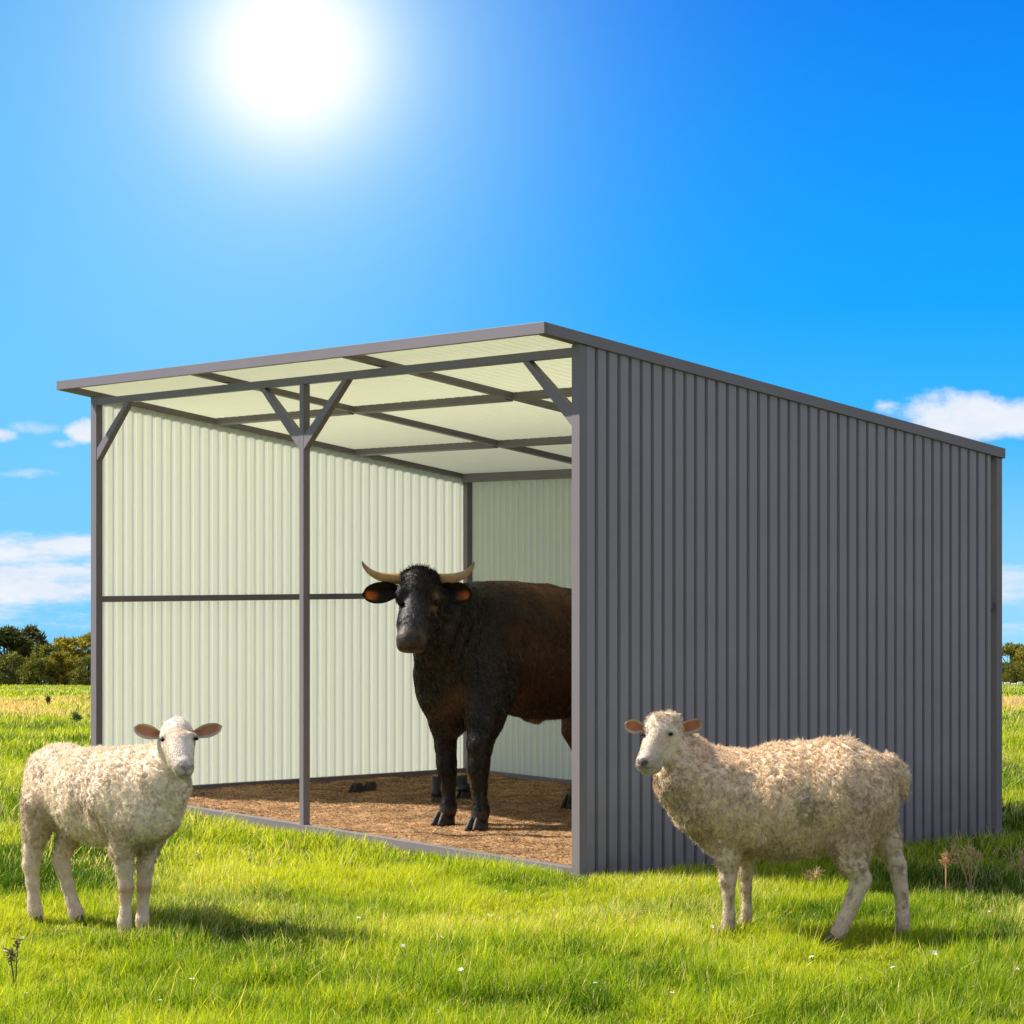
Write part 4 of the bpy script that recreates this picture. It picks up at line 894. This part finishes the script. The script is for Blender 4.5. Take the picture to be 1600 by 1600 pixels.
for i, (px, py) in enumerate(spots):
    g0 = gnd(px, py+14); zz = .065+.03*r.random()
    if fl0 is None:
        fl0 = empty('white_flower', (0,0,0)); mb = MB()
        for k in range(7):
            t = 2*math.pi*k/7; a = np.array([math.cos(t), math.sin(t), 0]); b2 = np.array([-a[1], a[0], 0])
            c0 = np.array([0,0,.0]); mb.add([c0+a*.002, c0+a*.010+b2*.0042+[0,0,.003], c0+a*.0165+[0,0,.0015], c0+a*.010-b2*.0042+[0,0,.003]], [[0,1,2,3]])
        pe = mb.build('petals', M_petal, fl0)
        mb = MB(); mb.tube([(0,0,-.1), (.002,0,-.04), (0,0,0)], [.0012,.0012,.001], 5); o = mb.build('stem', M_dry, fl0); set_col(o, np.tile(DKG, (len(mb.v), 1)))
        e = fl0; kids = list(fl0.children)
    else:
        e = fl0.copy(); COL.objects.link(e)
        for ch in kids: c2 = ch.copy(); COL.objects.link(c2); c2.parent = e
    s = .35+.45*r.random(); e.location = (g0[0], g0[1], float(hgt(np.array([g0[0]]), np.array([g0[1]]))[0])+zz); e.scale = (s, s, 1)
    e.rotation_euler = (r.uniform(-.1,.7), r.uniform(-.4,.4), r.random()*6)
    tag(e, 'small white flower among the grass blades in the foreground', 'flower', 'small white flowers in the foreground grass')

# ------------------------------------------------------------------ sky and sun
W = bpy.data.worlds.new('World'); SC.world = W; W.use_nodes = True; nt = W.node_tree; nt.nodes.clear(); L = nt.links
EL, AZ = R(44), math.atan2(.31, -.951)           # the sun stands to the left, a little behind the shed
sx, sy_, sz = math.cos(EL)*math.cos(AZ), math.cos(EL)*math.sin(AZ), math.sin(EL)
out = N(nt, 'ShaderNodeOutputWorld'); bg = N(nt, 'ShaderNodeBackground'); L.new(bg.outputs[0], out.inputs[0])
tc = N(nt, 'ShaderNodeTexCoord'); D_ = tc.outputs['Generated']; sp = N(nt, 'ShaderNodeSeparateXYZ'); L.new(D_, sp.inputs[0])
def M(op, a, b=None, c=None, clamp=False):
    n = N(nt, 'ShaderNodeMath', operation=op, use_clamp=clamp)
    for i, v in enumerate((a, b, c)):
        if v is None: continue
        if isinstance(v, (int, float)): n.inputs[i].default_value = v
        else: L.new(v, n.inputs[i])
    return n.outputs[0]
def MIX(f, a, b):
    n = N(nt, 'ShaderNodeMix', data_type='RGBA')
    for s, v in (('Factor', f), ('A', a), ('B', b)):
        if isinstance(v, (int, float)): n.inputs[s].default_value = v
        elif isinstance(v, tuple): n.inputs[s].default_value = v+(1,)
        else: L.new(v, n.inputs[s])
    return n.outputs['Result']
sky = N(nt, 'ShaderNodeTexSky', sky_type='NISHITA'); sky.sun_disc = False; sky.sun_elevation = EL; sky.sun_rotation = math.atan2(sx, sy_)
up = N(nt, 'ShaderNodeVectorMath', operation='ADD'); L.new(D_, up.inputs[0]); up.inputs[1].default_value = (0,0,.09)
nm = N(nt, 'ShaderNodeVectorMath', operation='NORMALIZE'); L.new(up.outputs[0], nm.inputs[0]); L.new(nm.outputs[0], sky.inputs[0])
nis = N(nt, 'ShaderNodeVectorMath', operation='SCALE'); L.new(sky.outputs[0], nis.inputs[0]); nis.inputs['Scale'].default_value = .10
# deep blue polarised look of this sky: graded by elevation
el = M('MULTIPLY_ADD', sp.outputs['Z'], 1.0, .06)     # 0 at the field's horizon
lin = lambda c: tuple(((v/255+.055)/1.055)**2.4 if v > 10 else v/255/12.92 for v in c)
EXPO = .8; K_ = 2**-EXPO
gr_ = ramp(nt, [(0, lin((165,225,255))), (.06, lin((140,215,255))), (.11, lin((60,186,255))), (.16, lin((8,168,255))), (.22, lin((0,152,255))), (.285, lin((0,130,245))), (.5, lin((40,110,215))), (1, lin((60,110,190)))])
L.new(el, gr_.inputs['Fac'])
sc_ = N(nt, 'ShaderNodeVectorMath', operation='SCALE'); L.new(gr_.outputs[0], sc_.inputs[0]); sc_.inputs['Scale'].default_value = K_
base = MIX(.985, nis.outputs[0], sc_.outputs[0])
# bright aureole of the veiled sun, low in the left of the view
G = un(452, 85, 1.0)-np.array([0,0,CAMH]); G = G/np.linalg.norm(G)
dt = N(nt, 'ShaderNodeVectorMath', operation='DOT_PRODUCT'); nd = N(nt, 'ShaderNodeVectorMath', operation='NORMALIZE'); L.new(D_, nd.inputs[0]); L.new(nd.outputs[0], dt.inputs[0]); dt.inputs[1].default_value = tuple(G)
ang = M('SQRT', M('MAXIMUM', M('MULTIPLY', M('SUBTRACT', 1.0, dt.outputs['Value']), 2.0), 0.0))
wide = M('POWER', 2.718, M('MULTIPLY', ang, -1/.05)); a2 = M('MULTIPLY', ang, 1/.032); core = M('POWER', 2.718, M('MULTIPLY', M('POWER', a2, 2.0), -1.0))
f1 = M('MULTIPLY', wide, .8, clamp=True)
# the sky is paler over the whole sunward side
ay = M('DIVIDE', sp.outputs['X'], M('MAXIMUM', sp.outputs['Y'], .05)); q4 = M('POWER', M('MULTIPLY', M('ABSOLUTE', M('ADD', ay, .16)), 1/.150), 3.0)
lat = M('MULTIPLY', M('MULTIPLY', M('POWER', 2.718, M('MULTIPLY', q4, -1.0)), .8), M('SUBTRACT', 1.0, M('MULTIPLY', M('MAXIMUM', M('SUBTRACT', sp.outputs['Z'], .10), 0.0), 2.4), clamp=True))
base = MIX(M('MULTIPLY', lat, M('GREATER_THAN', sp.outputs['Y'], .05)), base, tuple(v*K_ for v in lin((122,208,255))))
base = MIX(f1, base, tuple(v*K_ for v in lin((165,214,255))))
mid_ = M('MULTIPLY', M('POWER', 2.718, M('MULTIPLY', M('POWER', M('MULTIPLY', ang, 1/.050), 1.25), -1.0)), .97)
base = MIX(M('MULTIPLY', mid_, 1.0, clamp=True), base, tuple(v*K_ for v in lin((205,243,255))))
base = MIX(M('MULTIPLY', core, 1.12, clamp=True), base, tuple(v*K_ for v in (1.25,1.22,1.15)))
# clouds
yy = M('MAXIMUM', sp.outputs['Y'], .05); ax_ = M('DIVIDE', sp.outputs['X'], yy); ez = M('DIVIDE', sp.outputs['Z'], yy)
cv = N(nt, 'ShaderNodeCombineXYZ'); L.new(ax_, cv.inputs[0]); L.new(ez, cv.inputs[1])
def noise(scale, sxy, det=9, rough=.6, off=0):
    mp = N(nt, 'ShaderNodeMapping'); mp.inputs['Scale'].default_value = (sxy[0], sxy[1], 1); mp.inputs['Location'].default_value = (off, off*.7, 0); L.new(cv.outputs[0], mp.inputs[0])
    n = N(nt, 'ShaderNodeTexNoise'); n.inputs['Scale'].default_value = scale; n.inputs['Detail'].default_value = det; n.inputs['Roughness'].default_value = rough; L.new(mp.outputs[0], n.inputs['Vector'])
    return n.outputs['Fac']
nA = noise(34, (1, 1.5), off=3.3); nB = noise(20, (1, 3.6), off=1.7, rough=.62); nS = noise(60, (1, 1.6), off=8)
def blob(px, py, wx, wy, nz, k, lo=0, hi=.55):
    a0 = (px-800)/F; e0 = (HZ-py)/F
    dx = M('MULTIPLY', M('SUBTRACT', ax_, a0), F/wx); dy = M('MULTIPLY', M('SUBTRACT', ez, e0), F/wy)
    v = M('SUBTRACT', 1.0, M('ADD', M('MULTIPLY', dx, dx), M('MULTIPLY', dy, dy)))
    v = M('ADD', v, M('MULTIPLY', M('SUBTRACT', nz, .5), k)); mr = N(nt, 'ShaderNodeMapRange', interpolation_type='SMOOTHSTEP'); mr.inputs['From Min'].default_value = lo; mr.inputs['From Max'].default_value = hi; L.new(v, mr.inputs['Value'])
    return mr.outputs[0]
cl = blob(1500, 648, 100, 48, nA, 2.6, 0, .7)
for a in ((1400, 640, 42, 20, nS, 3.0, .1, 1.4), (1590, 655, 70, 36, nA, 3.0, .0, 1.0), (1660, 640, 60, 34, nA, 3.0, .1, 1.), (1500, 684, 60, 12, nS, 3, .4, 2.5),
          (6, 680, 36, 14, nS, 3.2, .1, 1.3), (130, 674, 34, 22, nS, 3.0, .0, 1.1), (52, 668, 52, 15, nS, 3.2, .1, 1.8), (100, 694, 30, 10, nS, 3.2, .2, 1.8), (0, 785, 40, 6, nB, 3, .4, 2.4),
          (40, 915, 300, 62, nB, 4.4, .0, 1.1), (-20, 862, 230, 36, nB, 4.2, .0, 1.1), (120, 852, 110, 14, nB, 3.0, .0, .9), (1620, 915, 150, 48, nB, 3.6, .1, 1.5), (1610, 985, 160, 16, nB, 4, .2, 1.8), (40, 740, 90, 12, nS, 3, .5, 2.2)):
    cl = M('MAXIMUM', cl, blob(*a))
front = M('GREATER_THAN', sp.outputs['Y'], .05); cl = M('MULTIPLY', cl, front)
cshade = MIX(noise(45, (1, 2.2), off=5.1), tuple(v*K_ for v in lin((214,226,248))), tuple(v*K_ for v in (1.02,1.02,1.02)))
base = MIX(M('MULTIPLY', cl, .96), base, cshade)
# unseen broken cloud behind the viewer and overhead, added to neutralise the shade light
nb = N(nt, 'ShaderNodeTexNoise'); nb.inputs['Scale'].default_value = 2.6; nb.inputs['Detail'].default_value = 8; L.new(D_, nb.inputs['Vector'])
bk = N(nt, 'ShaderNodeMapRange', interpolation_type='SMOOTHSTEP'); bk.inputs['From Min'].default_value = .38; bk.inputs['From Max'].default_value = .56; L.new(nb.outputs['Fac'], bk.inputs['Value'])
bm_ = N(nt, 'ShaderNodeMapRange', interpolation_type='SMOOTHSTEP'); bm_.inputs['From Min'].default_value = .75; bm_.inputs['From Max'].default_value = .45; L.new(sp.outputs['Y'], bm_.inputs['Value'])
base = MIX(M('MULTIPLY', M('MULTIPLY', bk.outputs[0], bm_.outputs[0]), .8), base, (.50,.485,.46))
L.new(base, bg.inputs['Color']); bg.inputs['Strength'].default_value = 1.0

sun = bpy.data.lights.new('sun', 'SUN'); sun.energy = 5.0; sun.angle = R(.55); sun.color = (1,.95,.86)
so = bpy.data.objects.new('sun', sun); COL.objects.link(so); so.rotation_euler = Vector((-sx, -sy_, -sz)).to_track_quat('-Z', 'Y').to_euler()

cam = bpy.data.cameras.new('camera'); cam.sensor_width = 36; cam.lens = 36*F/1600; cam.shift_y = 70/1600; cam.clip_end = 3000; cam.clip_start = .1
co = bpy.data.objects.new('camera', cam); COL.objects.link(co); co.location = (0,0,CAMH); co.rotation_euler = (R(90),0,0); SC.camera = co
SC.view_settings.view_transform = 'Standard'; SC.view_settings.look = 'None'; SC.view_settings.exposure = EXPO; SC.view_settings.gamma = 1
SC.cycles.max_bounces = 8; SC.cycles.transparent_max_bounces = 8
